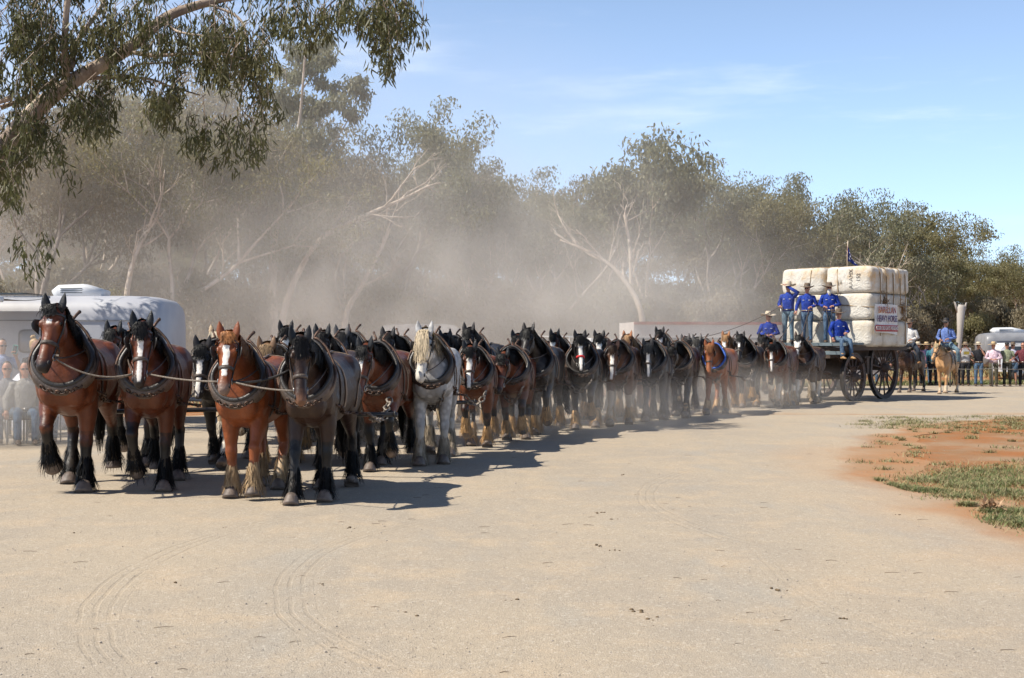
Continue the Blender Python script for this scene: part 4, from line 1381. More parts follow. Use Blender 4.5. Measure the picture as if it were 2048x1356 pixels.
put_tree(VAR[4], 985, 360, 60, 'low gum under the gap in the skyline', BARK, LEAF, rot=.9, wide=1.1, group=GL)
put_tree(VAR[3], 1115, 330, 64, 'flat topped gum above the dust in the middle', BARK, LEAF, rot=3.6, wide=1.1, group=GL)
put_tree(VAR[2], 1195, 350, 68, 'gum with thin grey stems left of the high twin crowned tree', BARK, LEAF_BROWN, rot=1.6, group=GL)
put_tree(make_tree(302, 12, .75, (2, 3, 3, 2), .24, 110, (.95, .95, .6), (.28, .05), fork_at=.36), 1300, 275, 66, 'high gum with pale trunk and separate rounded tufts in the middle', BARK, LEAF, 12.0, rot=.3, group=GL)
put_tree(VAR[5], 1405, 315, 72, 'gum with a dark tuft right of the high pale trunk', BARK_GREY, LEAF, rot=2.7, group=GL)
put_tree(VAR[0], 1490, 350, 76, 'gum left of the broad crown behind the drivers', BARK, LEAF_OLIVE, rot=5.5, group=GL)
put_tree(VAR[1], 1585, 330, 78, 'broad grey green gum right above the standing drivers', BARK, LEAF, rot=.7, wide=1.1, group=GL)
put_tree(VAR[3], 1700, 405, 80, 'olive gum behind the flag on the bales', BARK, LEAF_OLIVE, rot=1.9, group=GL)
put_tree(VAR[2], 1800, 405, 84, 'gum with open branches right of the flag', BARK, LEAF_OLIVE, rot=4.4, wide=1.15, group=GL)
put_tree(VAR[1], 1880, 425, 82, 'round gum behind the rider on the golden horse', BARK, LEAF_OLIVE, rot=2.4, group=GL)
put_tree(VAR[4], 1965, 505, 92, 'lower gum behind the spectators at right', BARK, LEAF_OLIVE, rot=1.1, wide=1.3, group=GL)
put_tree(VAR[0], 2045, 490, 95, 'gum at the right edge above the camper', BARK, LEAF_OLIVE, rot=3.3, wide=1.2, group=GL)
for i in range(12):
    px = 40 + i * 62 + trnd0.uniform(-15, 15)
    put_tree(VAR[i % 6], px, 330 + trnd0.uniform(-20, 30), 84 + trnd0.uniform(-3, 4), 'gum tree at the back of the wood on the left', BARK_GREY, LEAF_BROWN, rot=i * 1.3, wide=1.3, group='rearmost gum trees')
# second rank and scrub fill, nothing tells these apart in the dust
trnd = random.Random(17)
for i in range(34):
    px = -60 + i * 65 + trnd.uniform(-22, 22)
    sky = np.interp(px, [0, 300, 480, 520, 620, 800, 1000, 1100, 1300, 1600, 1750, 1900, 2048], [240, 260, 330, 350, 320, 330, 430, 410, 400, 430, 490, 500, 540])
    d = np.interp(px, [0, 600, 1300, 2048], [64, 72, 84, 108]) + trnd.uniform(-5, 6)
    put_tree(VAR[trnd.randrange(6)], px, float(sky) + trnd.uniform(-12, 25), float(d), 'gum tree of the dense rank behind the front trees', (BARK, BARK_GREY)[i % 2], (LEAF, LEAF_BROWN, LEAF_OLIVE)[i % 3], rot=trnd.uniform(0, 6), wide=1.15, group='rear rank of gum trees')
for i in range(34):
    px = -80 + i * 65 + trnd.uniform(-16, 16)
    d = np.interp(px, [0, 600, 1300, 2048], [43, 52, 62, 78]) + trnd.uniform(-3, 8)
    put_tree(SCRUB[trnd.randrange(3)], px, 692 - np.interp(px, [0, 1000, 2048], [190, 150, 100]) * trnd.uniform(.65, 1.15), float(d), 'thin stemmed scrubby sapling below the gum crowns', BARK, (LEAF_BROWN, LEAF_OLIVE, LEAF_BROWN)[i % 3], 5.0, rot=trnd.uniform(0, 6), wide=1.0, name='sapling', group='saplings under the gum trees')
for i in range(30):
    px = -100 + i * 76 + trnd.uniform(-20, 20)
    d = np.interp(px, [0, 600, 1300, 2048], [74, 84, 96, 122]) + trnd.uniform(-3, 6)
    put_tree(BUSH[trnd.randrange(3)], px, 545 + trnd.uniform(-30, 15) + (25 if px > 1700 else 0), float(d), 'tall shadowy bush deep inside the wood', BARK_GREY, (LEAF, LEAF_BROWN)[i % 2], 3.0, rot=trnd.uniform(0, 6), wide=1.2, name='bush', group='bushes deep in the wood')
for i in range(26):
    px = -120 + i * 90 + trnd.uniform(-20, 20)
    d = np.interp(px, [0, 600, 1300, 2048], [92, 100, 114, 142])
    put_tree(BUSH[i % 3], px, 600 + trnd.uniform(-15, 15), float(d), 'low bush closing off the back of the wood', BARK_GREY, LEAF_BROWN, 3.0, rot=trnd.uniform(0, 6), wide=1.4, name='bush', group='bushes at the back of the wood')
for i in range(44):
    px = -60 + i * 50 + trnd.uniform(-16, 16)
    d = np.interp(px, [0, 600, 1300, 2048], [47, 57, 68, 86]) + trnd.uniform(-4, 8)
    put_tree(BUSH[trnd.randrange(3)], px, 692 - np.interp(px, [0, 1000, 2048], [85, 65, 40]) * trnd.uniform(.6, 1.3), float(d), 'dusty low bush filling the gaps between the gum trunks', BARK, (LEAF_BROWN, LEAF_BROWN, LEAF_OLIVE)[i % 3], 3.0, rot=trnd.uniform(0, 6), name='bush', group='bushes between the gum trunks')
# leaning dead trunks with bare forks
def bare_tree(label, pts, r0, twigs, d, seed):
    rnd = random.Random(seed); mb = MB()
    P = [at(px, py, d + i * .15) for i, (px, py) in enumerate(pts)]
    base = Vector((P[0].x, P[0].y, -.1))
    t = thing('dead_gum', label, 'tree', (base.x, base.y, 0), 0, 'leaning bare gums')
    path = catmull([base] + P, 5)
    n = len(path)
    mb.tube([p - t.location for p in path], [r0 * (1 - .8 * i / n) for i in range(n)], 7)
    def sub(p, dirv, l, r, lev):
        q = p; pp = [q]
        for i in range(4):
            dirv = (dirv + Vector((rnd.gauss(0, .16), rnd.gauss(0, .16), rnd.gauss(.02, .12)))).normalized()
            q = q + dirv * l / 4; pp.append(q)
        mb.tube([x - t.location for x in pp], [r * (1 - .7 * i / 4) for i in range(5)], 5)
        if lev:
            for _ in range(3):
                sub(pp[rnd.randint(1, 4)], (dirv + Vector((rnd.gauss(0, .45), rnd.gauss(0, .4), rnd.gauss(.1, .4)))).normalized(), l * .6, r * .45, lev - 1)
    for k in range(twigs):
        i = int(n * (.45 + .54 * k / twigs)); i = min(i, n - 2)
        dv = (path[i + 1] - path[i]).normalized()
        sub(path[i], (dv + Vector((rnd.gauss(0, .4), rnd.gauss(0, .4), rnd.gauss(.1, .35)))).normalized(), 1.9, r0 * .35, 2)
    o = mb.build('trunk', BARK, t)
    return t
bare_tree('long bare gum limb leaning right through the dust', [(565, 640), (600, 540), (650, 470), (720, 435), (800, 400), (850, 375)], .16, 7, 50, 1)
bare_tree('straight leaning dead trunk right of the long bare limb', [(690, 640), (730, 560), (770, 480), (790, 430)], .15, 3, 50.5, 2)
bare_tree('curved pale trunk bowing left in the middle of the dust', [(1285, 650), (1268, 590), (1225, 535), (1180, 505), (1120, 480)], .17, 5, 56, 3)
bare_tree('pale forked trunk standing under the middle gum', [(1262, 645), (1262, 560), (1258, 480), (1248, 430)], .16, 4, 60, 4)
bare_tree('slanting thin dead stem left of the curved trunk', [(1130, 645), (1165, 590), (1205, 545), (1230, 500)], .09, 3, 57, 5)
bare_tree('white leaning stems behind the left caravan', [(250, 640), (262, 540), (290, 470), (330, 420)], .15, 5, 46, 6)
bare_tree('forked bare gum behind the rider on the golden horse', [(1815, 700), (1800, 640), (1790, 590), (1772, 560)], .15, 6, 70, 7)
# broken off trunk
g = at(1915, 725, 60); st = MB()
top = at(1922, 614, 60)
st.tube([Vector((g.x, 60, -.1)) - Vector((g.x, 60, 0)), Vector((.02, 0, 1.2)), Vector((.12, 0, 2.2)), Vector((top.x - g.x, 0, top.z - .15)), Vector((top.x - g.x + .03, 0, top.z))], [.16, .13, .14, .20, .12], 10)
st.tube([Vector((top.x - g.x - .16, 0, top.z - .35)), Vector((top.x - g.x - .26, 0, top.z + .02)), Vector((top.x - g.x - .30, 0, top.z + .16))], [.07, .05, .015], 6)
st.tube([Vector((top.x - g.x + .16, 0, top.z - .3)), Vector((top.x - g.x + .24, 0, top.z + .05)), Vector((top.x - g.x + .26, 0, top.z + .12))], [.06, .04, .015], 6)
tag(st.build('tree_stump', pm('weathered_wood', (.40, .36, .32), (.30, .26, .23), 3, .9, .5, 12, stretch=(1, 1, .15)), loc=(g.x, 60, .1)), 'tall broken off grey tree trunk behind the rider in blue', 'stump')

# the near gum that hangs into the picture at top left
FD = 24.0
ft = thing('gum_tree', 'near gum tree hanging dark leafy branches in from the upper left', 'tree', (at(-190, 900, FD).x, FD, 0))
org = ft.location.copy()
fb = MB(); frng = np.random.default_rng(77); frnd = random.Random(77)
def limb(pts, r0, r1, dz=0.0):
    P = [at(px, py, FD + dd) for px, py, dd in pts]
    path = catmull(P, 6); n = len(path)
    fb.tube([p - org for p in path], [r0 + (r1 - r0) * i / (n - 1) for i in range(n)], 9 if r0 > .1 else 6)
    return path
limb([(-190, 890, 0), (-175, 700, 0), (-130, 520, 0), (-60, 400, 0), (0, 305, 0), (55, 235, 0), (130, 172, .1), (200, 130, .2), (262, 92, .3), (330, 35, .4), (400, 8, .5), (470, -8, .6), (580, -22, .7), (690, -18, .8), (770, 5, .8)], .25, .02)
limb([(-60, 400, 0), (-50, 300, -.5), (-40, 180, -1), (-60, 40, -1.2), (-50, -150, -1.4)], .2, .06)
limb([(132, 150, 0), (128, 90, -.3), (134, 0, -.5), (150, -90, -.7)], .085, .05)
limb([(140, 140, 0), (155, 80, .4), (190, 30, .6), (220, -20, .8)], .06, .03)
limb([(160, 155, .1), (200, 155, .4), (245, 153, .7), (300, 158, 1.0), (340, 172, 1.2), (400, 190, 1.3)], .05, .012)
limb([(250, 100, .3), (300, 110, .1), (360, 108, -.1), (430, 105, -.3), (500, 120, -.4)], .05, .012)
limb([(410, 5, .5), (470, 30, .4), (490, 60, .3), (492, 110, .2), (488, 160, .2), (480, 190, .2)], .03, .01)
limb([(20, 195, 0), (-5, 205, .4), (-60, 230, .9)], .06, .03)
limb([(240, 153, .7), (270, 130, .9), (320, 125, 1.1), (400, 120, 1.3)], .03, .01)
limb([(0, 215, .5), (50, 195, .6), (110, 160, .7), (150, 120, 1.0)], .05, .02)
limb([(330, 38, .4), (350, 60, -.3), (400, 70, -.6), (470, 75, -.8)], .035, .01)
limb([(690, -18, .8), (650, 20, .8), (670, 50, .8)], .02, .008)
sprays = []   # px, py, radius px, count of drooping sprays
for px, py, rx, ry, n in ((25, 60, 60, 60, 30), (90, 40, 50, 45, 22), (40, 140, 55, 45, 20), (110, 100, 45, 45, 22), (190, 60, 45, 45, 16), (260, 30, 60, 40, 20), (340, 85, 60, 45, 22), (420, 60, 55, 50, 26), (480, 80, 50, 40, 20), (440, 120, 55, 32, 16), (515, 100, 30, 45, 12),
                          (190, 190, 45, 40, 20), (150, 205, 30, 30, 8), (310, 190, 35, 35, 14), (350, 165, 30, 30, 8), (400, 245, 30, 40, 8), (460, 250, 45, 40, 10), (515, 190, 25, 45, 7), (505, 260, 18, 30, 4), (545, 22, 55, 24, 12), (620, 20, 60, 28, 14), (700, 12, 50, 30, 14), (760, 30, 55, 45, 24), (800, 15, 50, 40, 18), (775, 80, 30, 30, 8),
                          (80, 255, 50, 45, 18), (30, 285, 45, 30, 16), (15, 370, 28, 28, 9), (60, 210, 50, 40, 10), (240, 130, 50, 35, 10), (655, 50, 20, 28, 3), (45, 480, 10, 30, 2), (85, 465, 12, 30, 2), (-80, 100, 60, 140, 40), (-90, 330, 70, 70, 20), (250, -60, 200, 40, 30), (600, -60, 150, 30, 20), (60, -70, 120, 50, 30)):
    for _ in range(n):
        sprays.append((frnd.gauss(px, rx * .5), frnd.gauss(py - 12, ry * .5), frnd.uniform(-1.3, 1.6)))
LP = []
for px, py, dd in sprays:
    p = at(px, py, FD + dd)
    # a drooping twig that carries its leaves
    l = frnd.uniform(.35, .75); a = frnd.uniform(0, 2 * PI)
    q = [p - Vector((math.cos(a) * .25, math.sin(a) * .25, -.22)), p, p + Vector((math.cos(a) * .12, math.sin(a) * .12, -l * .5)), p + Vector((math.cos(a) * .16, math.sin(a) * .16, -l))]
    fb.tube([x - org for x in q], [.008, .007, .005, .002], 3, False)
    for k in range(38):
        u = frnd.random() ** .8
        c = q[1].lerp(q[2], u * 2) if u < .5 else q[2].lerp(q[3], u * 2 - 1)
        LP.append((c.x + frnd.gauss(0, .075) - org.x, c.y + frnd.gauss(0, .075) - org.y, c.z + frnd.gauss(0, .06) - org.z))
fb.build('trunk', bark_mat('near_gum_bark', (.44, .35, .27), (.27, .20, .15), (.12, .085, .06)), ft)
C = np.array(LP); n = len(C)
D = frng.normal(0, .42, (n, 3)); D[:, 2] -= 1.0; D /= np.linalg.norm(D, axis=1, keepdims=True)
S = np.cross(D, frng.normal(0, 1, (n, 3))); S /= np.linalg.norm(S, axis=1, keepdims=True)
l = frng.uniform(.11, .24, (n, 1)); w = frng.uniform(.011, .020, (n, 1)); B = np.cross(D, S)
V = np.stack([C, C + D * l * .3 + S * w, C + D * l * .3 - S * w, C + D * l * .7 + S * w * .8 + B * l * .08, C + D * l * .7 - S * w * .8 + B * l * .08, C + D * l + B * l * .16], 1).reshape(-1, 3)
k = np.arange(n)[:, None] * 6
F = np.concatenate([np.stack([k[:, 0], k[:, 0] + 1, k[:, 0] + 2, k[:, 0] + 2], 1)[:, :3], np.stack([k[:, 0] + 1, k[:, 0] + 3, k[:, 0] + 4], 1), np.stack([k[:, 0] + 1, k[:, 0] + 4, k[:, 0] + 2], 1), np.stack([k[:, 0] + 3, k[:, 0] + 5, k[:, 0] + 4], 1)])
link('crown', new_mesh('crown', V, F, smooth=False), ft, mat=leaf_mat('near_gum_leaves', (.080, .082, .030), (.145, .132, .055), .30))
# ------------------------------------------------------------------ the team: pose meshes
POSES = {
    'a1': make_pose('a1', (-.03, -.62, 1.97), R(24), R(-12), ('high', 'stand', 'fwd', 'push'), 1, .017, (1,), .40, forelock=.13),
    'a2': make_pose('a2', (0, -.68, 1.86), R(22), R(2), ('lift', 'stand', 'push', 'stand'), 2, .017, (1, -1), .42, forelock=.20),
    'a3': make_pose('a3', (.0, -.70, 1.90), R(24), R(6), ('stand', 'step', 'stand', 'fwd'), 3, .017, (1, -1), .34, forelock=.13),
    'a4': make_pose('a4', (.05, -.86, 1.80), R(16), R(18), ('fwd', 'stand', 'stand', 'back'), 4, .017, (-1, 1), .42, forelock=.22),
    'low_left': make_pose('low_left', (-.06, -.90, 1.70), R(20), R(-14), ('stand', 'high', 'fwd', 'push'), 5, .022, (1,), .36),
    'b2': make_pose('b2', (-.03, -.93, 1.68), R(14), R(-8), ('push', 'reach', 'lift', 'stand'), 6, .022, (-1, 1), .34),
    'mid': make_pose('mid', (.0, -.90, 1.75), R(22), R(8), ('reach', 'push', 'stand', 'lift'), 7, .022, (1,), .34),
    'mid_left': make_pose('mid_left', (-.08, -.86, 1.80), R(26), R(-10), ('high', 'stand', 'stand', 'reach'), 8, .022, (1, -1), .38),
    'high': make_pose('high', (.0, -.78, 1.88), R(24), R(-6), ('stand', 'lift', 'push', 'fwd'), 9, .022, (1,), .36),
    'high_r': make_pose('high_r', (.05, -.78, 1.85), R(22), R(10), ('lift', 'push', 'stand', 'reach'), 19, .022, (-1,), .36),
    'c5': make_pose('c5', (-.03, -.88, 1.76), R(18), R(2), ('high', 'push', 'reach', 'push'), 41, .021, (1, -1), .34),
    'c6': make_pose('c6', (-.10, -.90, 1.60), R(18), R(-18), ('push', 'lift', 'stand', 'reach'), 42, .021, (1,), .36),
    'd1': make_pose('d1', (-.10, -.74, 1.93), R(30), R(-14), ('push', 'high', 'reach', 'push'), 43, .021, (1,), .42, tail_swing=.35),
    'd2': make_pose('d2', (.02, -.80, 1.86), R(20), R(12), ('stand', 'high', 'push', 'reach'), 44, .021, (1, -1), .36, tail_swing=.2),
    'e1': make_pose('e1', (-.04, -.94, 1.64), R(16), R(-6), ('reach', 'push', 'push', 'lift'), 45, .021, (1,), .30),
    'e2': make_pose('e2', (-.05, -.94, 1.68), R(12), R(12), ('fwd', 'push', 'stand', 'reach'), 46, .021, (-1, 1), .36, forelock=.2),
    'f1': make_pose('f1', (-.10, -.92, 1.62), R(16), R(-20), ('push', 'reach', 'lift', 'push'), 47, .021, (1,), .40),
    'f2': make_pose('f2', (-.02, -.90, 1.72), R(14), R(9), ('reach', 'push', 'reach', 'push'), 48, .021, (1,), .28, tail_swing=.1),
    'g1': make_pose('g1', (-.10, -.80, 1.88), R(24), R(-6), ('stand', 'high', 'push', 'reach'), 49, .021, (1,), .42),
    'g2': make_pose('g2', (-.02, -.92, 1.68), R(10), R(15), ('lift', 'push', 'reach', 'stand'), 50, .021, (1, -1), .30),
    'h1': make_pose('h1', (-.04, -.72, 1.95), R(30), R(-8), ('reach', 'push', 'push', 'fwd'), 51, .021, (1,), .40),
    'grey': make_pose('grey', (-.05, -.80, 1.84), R(22), R(-10), ('fwd', 'stand', 'back', 'stand'), 10, .019, (1, -1), .46, forelock=.42),
}
BLK = (.0065, .006, .0062)
def bay(nm, k=1.0, **kw):
    kw.setdefault('points', BLK)
    return coat(nm, (.125 * k, .034 * k, .0115 * k), (.058 * k, .0155 * k, .0065 * k), muzzle=kw.pop('muzzle', (.022, .016, .014)), **kw)
def dark(nm, c=(.028, .013, .0075), **kw):
    kw.setdefault('points', BLK)
    return coat(nm, c, muzzle=kw.pop('muzzle', (.02, .015, .013)), **kw)
def black(nm, **kw):
    return coat(nm, (.019, .0138, .0118), (.008, .0066, .0064), **kw)
TAN = (.56, .33, .145); WH = (.70, .60, .47)
# name, pose, x, y, heading, scale, colours, label
TEAM = [
    ('a1', -4.95, 14.0, -8, 1.04, bay('bay_star', 1.15, blaze=(.026, .15, .23), pt0=.34), 'tall bay horse with a white star and raised hairy forefoot, leftmost of the front row'),
    ('a2', -4.06, 14.05, -8, 1.0, bay('bay_blaze', .8, blaze=(.030, .16, .93), pt0=.30), 'dark bay horse with black forelock and white blaze, second in the front row'),
    ('a3', -2.87, 13.5, 4, .93, coat('chestnut_lead', (.215, .058, .016), (.13, .033, .010), white=True, wh0=.66, wcol=(.48, .33, .19), blaze=(.034, .12, .70), mane=(.40, .17, .065), feather=(.46, .31, .17), muzzle=(.20, .13, .10)), 'chestnut horse with ginger mane, white blaze and pale hairy feet in the front row'),
    ('a4', -2.10, 13.2, 4, .92, dark('brown_lead', (.036, .0165, .0095), blaze=(.010, .12, .24), pt0=.24, muzzle=(.16, .075, .04)), 'dark brown horse with lowered head and thick black forelock, rightmost of the front row'),
    ('mid_left', -5.10, 17.0, -2, .97, bay('bay_hidden', 1.1, blaze=(.045, .10, .8)), 'bay horse with a white patched face showing between the two leftmost leaders'),
    ('b2', -3.96, 17.0, 0, .97, black('black_blaze', blaze=(.040, .08, .98), white=True, wh0=.70), 'black horse with broad white blaze behind the gap between bay and chestnut leaders'),
    ('mid', -3.18, 17.1, 1, .93, coat('dun', (.20, .11, .055), mane=(.34, .22, .12), blaze=(.02, .1, .4), feather=TAN), 'dun horse with a pale shaggy mane just behind the chestnut leader'),
    ('high', -2.44, 17.0, 2, .93, dark('brown_behind', (.05, .026, .016), blaze=(.018, .1, .3)), 'brown horse with pricked ears directly behind the rightmost leader'),
    ('low_left', -1.70, 16.3, 4, .95, bay('bay_blue', .95, blaze=(.03, .1, .85), pt0=.26), 'bay horse with lowered head turned left, just behind the rightmost leader'),
    ('grey', -1.10, 17.4, 1, .97, coat('dapple_grey', (.26, .25, .24), (.16, .155, .15), white=True, wh0=.50, wcol=(.42, .38, .32), mane=(.66, .52, .34), feather=(.40, .32, .23), dapple=(.50, .48, .46), head=(.58, .53, .46), dust=.5), 'dapple grey horse with long cream mane, the only white faced grey'),
    ('high', -4.70, 20.9, 4, .98, coat('cream', (.50, .36, .22), mane=(.70, .58, .42), feather=WH), 'cream horse with blond mane peering over the two bay leaders'),
    ('high_r', -3.62, 20.9, 5, .98, black('black_patch', blaze=(.06, .08, .95), white=True), 'black horse with wide white face behind the chestnut leader'),
    ('mid', -2.62, 20.9, 6, 1.02, coat('blue_roan', (.10, .09, .085), (.06, .055, .052), blaze=(.04, .1, .9), mane=(.035, .032, .03)), 'blue roan horse with grey ears behind the dark brown leader'),
    ('mid_left', -1.82, 20.9, 7, .97, black('black_low', white=True, wh0=.66), 'black horse whose head shows left of the dapple grey'),
    ('c5', -.56, 19.8, 4, .92, bay('bay_wide', 1.0, blaze=(.045, .06, .97), white=True, wh0=.62, wcol=TAN, feather=TAN), 'bay horse with white blaze and tan feathers right of the dapple grey'),
    ('c6', .03, 21.3, 6, .94, bay('bay_follow', .8, white=True, wh0=.60, wcol=TAN, feather=TAN), 'plain faced brown bay horse with tan hairy feet left of the big black'),
    ('d1', .50, 22.6, 10, .98, black('black_big', white=True, wh0=.74, wcol=TAN, feather=TAN), 'big black horse with swinging tail in the middle of the right file'),
    ('d2', 1.40, 24.4, 10, .98, black('black_red_nose', blaze=(.036, .08, .98), white=True, wh0=.66, wcol=TAN, feather=TAN), 'black horse with white blaze and red noseband'),
    ('high', -.62, 23.5, 12, 1.0, black('black_crest', white=True, wh0=.74, wcol=TAN, feather=TAN), 'black horse with tall pricked ears between the two bays'),
    ('mid', -1.15, 25.5, 10, 1.02, black('black_star', white=True, wh0=.74, wcol=TAN, feather=TAN, blaze=(.03, .1, .5)), 'black horse with white face mark half hidden behind the tall eared black'),
    ('mid', .34, 26.3, 14, 1.02, bay('bay_ears', 1.0, white=True, wh0=.66, wcol=WH, feather=WH), 'bay horse with brown ears showing behind the big black horse'),
    ('e1', 2.22, 25.7, 11, .95, coat('bay_roan', (.13, .062, .036), (.085, .042, .026), white=True, wh0=.30, wcol=(.44, .34, .24), blaze=(.04, .08, .97), feather=TAN, mane=(.05, .03, .02)), 'roan bay horse with tall white stockings and lowered head'),
    ('e2', 3.10, 27.2, 13, .95, coat('steel_grey', (.040, .034, .031), (.022, .02, .02), blaze=(.036, .1, .98), mane=(.05, .05, .05)), 'steel black horse with grey forelock and white nose'),
    ('high', 1.12, 27.5, 15, .98, bay('bay_fringe', .9, white=True, wh0=.66, wcol=WH, feather=WH, blaze=(.06, .2, .9)), 'bay horse with dark fringe left of the black with red noseband'),
    ('high_r', 2.10, 28.4, 16, 1.0, black('black_white_face', blaze=(.055, .12, .95)), 'black horse with broad white face behind the roan bay'),
    ('f1', 3.88, 28.7, 14, .97, dark('seal_brown', (.042, .024, .016), white=True, wh0=.80, wcol=TAN, feather=(.03, .02, .014)), 'seal brown horse with wide tan leather collar'),
    ('f2', 4.90, 29.9, 20, .95, coat('chestnut_plain', (.26, .085, .030), (.19, .058, .02), white=True, wh0=.72, wcol=TAN, mane=(.32, .14, .06), feather=TAN, blaze=(.008, .1, .18)), 'plain bright chestnut horse with blue collar cloth in the right file'),
    ('high', 2.95, 30.0, 18, .98, coat('sorrel', (.30, .12, .05), blaze=(.04, .2, .95), mane=(.42, .24, .12)), 'sorrel horse with flaxen forelock and white blaze in the far file'),
    ('high_r', 3.98, 32.5, 20, 1.02, black('black_bald', blaze=(.07, .1, 1.0)), 'black bald faced horse standing high in the far file'),
    ('g1', 6.22, 33.0, 17, .97, black('black_wheel', white=True, wh0=.74, wcol=TAN, feather=TAN, blaze=(.03, .1, .4)), 'black horse with white forehead between the chestnut and the blazed bay'),
    ('g2', 7.10, 33.3, 23, .95, bay('bay_near', .85, blaze=(.035, .06, 1.0), white=True, wh0=.45, wcol=WH, feather=TAN), 'bay horse with narrow white blaze and white stockings close to the wagon'),
    ('h1', 8.22, 35.0, 25, .97, coat('brown_pinto', (.060, .030, .020), (.035, .02, .014), white=True, wh0=.34, wcol=WH, blaze=(.08, .08, 1.0), feather=(.52, .40, .26)), 'brown horse with white face and white legs nearest the wagon'),
    ('mid', 5.25, 34.0, 22, 1.0, coat('grey_far', (.12, .11, .10), (.07, .065, .06), mane=(.06, .055, .05)), 'grey brown horse in the far file left of the chestnut'),
    ('high', 6.25, 35.5, 23, .97, coat('chestnut_far', (.32, .14, .06), blaze=(.05, .2, 1.0), mane=(.4, .22, .1)), 'light chestnut horse with white nose behind the plain chestnut'),
    ('mid', 5.30, 36.6, 22, 1.05, coat('roan_far', (.085, .075, .07), mane=(.05, .045, .04)), 'smoky roan horse farthest back in the dust'),
    ('mid_left', 7.70, 37.0, 25, 1.02, dark('brown_shaggy', (.055, .03, .018), white=True, wh0=.6, wcol=WH, feather=TAN), 'shaggy dark brown horse right below the drivers'),
]
HORSES = []
for p, x, y, h, s, c, lab in TEAM:
    o = place_horse(POSES[p], c, (x, y, 0), R(h), lab, scale=s)
    HORSES.append((o, POSES[p]))
# touches of their own
def recolour(i, part, mat):
    for ch in HORSES[i][0].children:
        if ch.name.split('.')[0] == part:
            ch.material_slots[0].link = 'OBJECT'; ch.material_slots[0].material = mat
for i in (0, 1, 2, 3): recolour(i, 'collar', pm('worn_collar_%d' % i, (.055, .038, .028), (.14, .10, .075), 5, .5, .5, 40))
for i in (25,): recolour(i, 'collar', LEATHER_TAN)
recolour(17, 'noseband', pm('red_webbing', (.55, .02, .02), (.4, .015, .015), 20, .7))
recolour(26, 'collar_roll', pm('blue_webbing', (.03, .10, .42), (.02, .07, .3), 20, .7))
for i in (4, 8): recolour(i, 'bridle', LEATHER)

# lead ropes between neighbours of the front row, reins and draught chains
def rope(name, label, pts, r, mat, cat, group=None, chain=False):
    mb = MB(); o = Vector(pts[0])
    if chain: chain_links(mb, [Vector(p) - o for p in pts], .095, .017, .036)
    else: mb.tube([Vector(p) - o for p in pts], r, 5)
    return tag(mb.build(name, mat, loc=o), label, cat, group)
A = lambda i, k: anchor(HORSES[i][0], HORSES[i][1], k)
rope('lead_rope', 'sagging rope from the star faced bay to the blazed bay leader', sag(A(0, 'bitR'), A(1, 'bitL'), .10, 12), .010, ROPE, 'rope')
rope('lead_rope', 'taut rope from the blazed bay to the chestnut leader', sag(A(1, 'bitR'), A(2, 'bitL'), .02, 12), .010, ROPE, 'rope')
rope('lead_rope', 'taut rope from the chestnut leader to the dark brown leader', sag(A(2, 'bitR'), A(3, 'bitL'), .02, 12), .010, ROPE, 'rope')
rope('rein', 'leather rein running back from the star faced bay to the second row', sag(A(1, 'bitL'), A(0, 'hameR') + Vector((.08, .3, .1)), .03, 10), .013, LEATHER, 'rein')
rope('rein', 'leather rein crossing from the chestnut leader over the dark brown leader', sag(A(2, 'bitR'), A(3, 'hameL') + Vector((-.03, .1, .32)), .05, 10), .015, LEATHER_BLACK, 'rein')
rope('rein', 'rope rein from the black blazed horse to the blazed bay leader', sag(A(5, 'bitL'), A(1, 'traceR') + Vector((0, -.5, .15)), .05, 10), .011, ROPE, 'rein')
CHAIN = pm('worn_chain', (.16, .13, .11), (.26, .22, .18), 14, .5, .3, 60, Metallic=.4)
right_file = [3, 8, 9, 14, 15, 16, 17, 21, 22, 25, 26, 29, 30, 31]
for a, b in zip(right_file, right_file[1:]):
    p = A(a, 'traceR'); q = A(b, 'hameR') + Vector((.05, 0, -.10))
    nm = [t[6] for t in (TEAM[a], TEAM[b])]
    short = lambda s: ' '.join(s.replace(',', '').split()[:4])
    rope('draught_chain', ('iron chain slung from the %s to the %s' % (short(nm[0]), short(nm[1]))), sag(p, q, .16, 8), .012, CHAIN, 'chain', 'draught chains of the right file', chain=True)
def bar(label, p, q, r=.03):
    mb = MB(); o = Vector(p); mb.tube([Vector((0, 0, 0)), (Vector(q) - o) * .5, Vector(q) - o], r, 8)
    for k in (0.02, .5, .98): mb.ring((Vector(q) - o) * k, (0, 0, 1), (0, 1, 0), r + .012, .009, 8, 4)
    return tag(mb.build('swingletree', LEATHER_BLACK, loc=o), label, 'draught bar', 'bars behind the horse rows')
bar('black bar slung behind the two leftmost leaders', (-5.45, 15.85, .80), (-3.55, 15.85, .84))
bar('black bar slung behind the chestnut and dark brown leaders', (-3.05, 15.5, .80), (-1.40, 15.3, .80))
bar('black bar low behind the bay and the dapple grey', (-1.75, 18.3, .78), (-.55, 19.3, .78))
bar('black bar behind the roan bay and steel black horses', (2.5, 27.6, .80), (3.6, 29.2, .80))

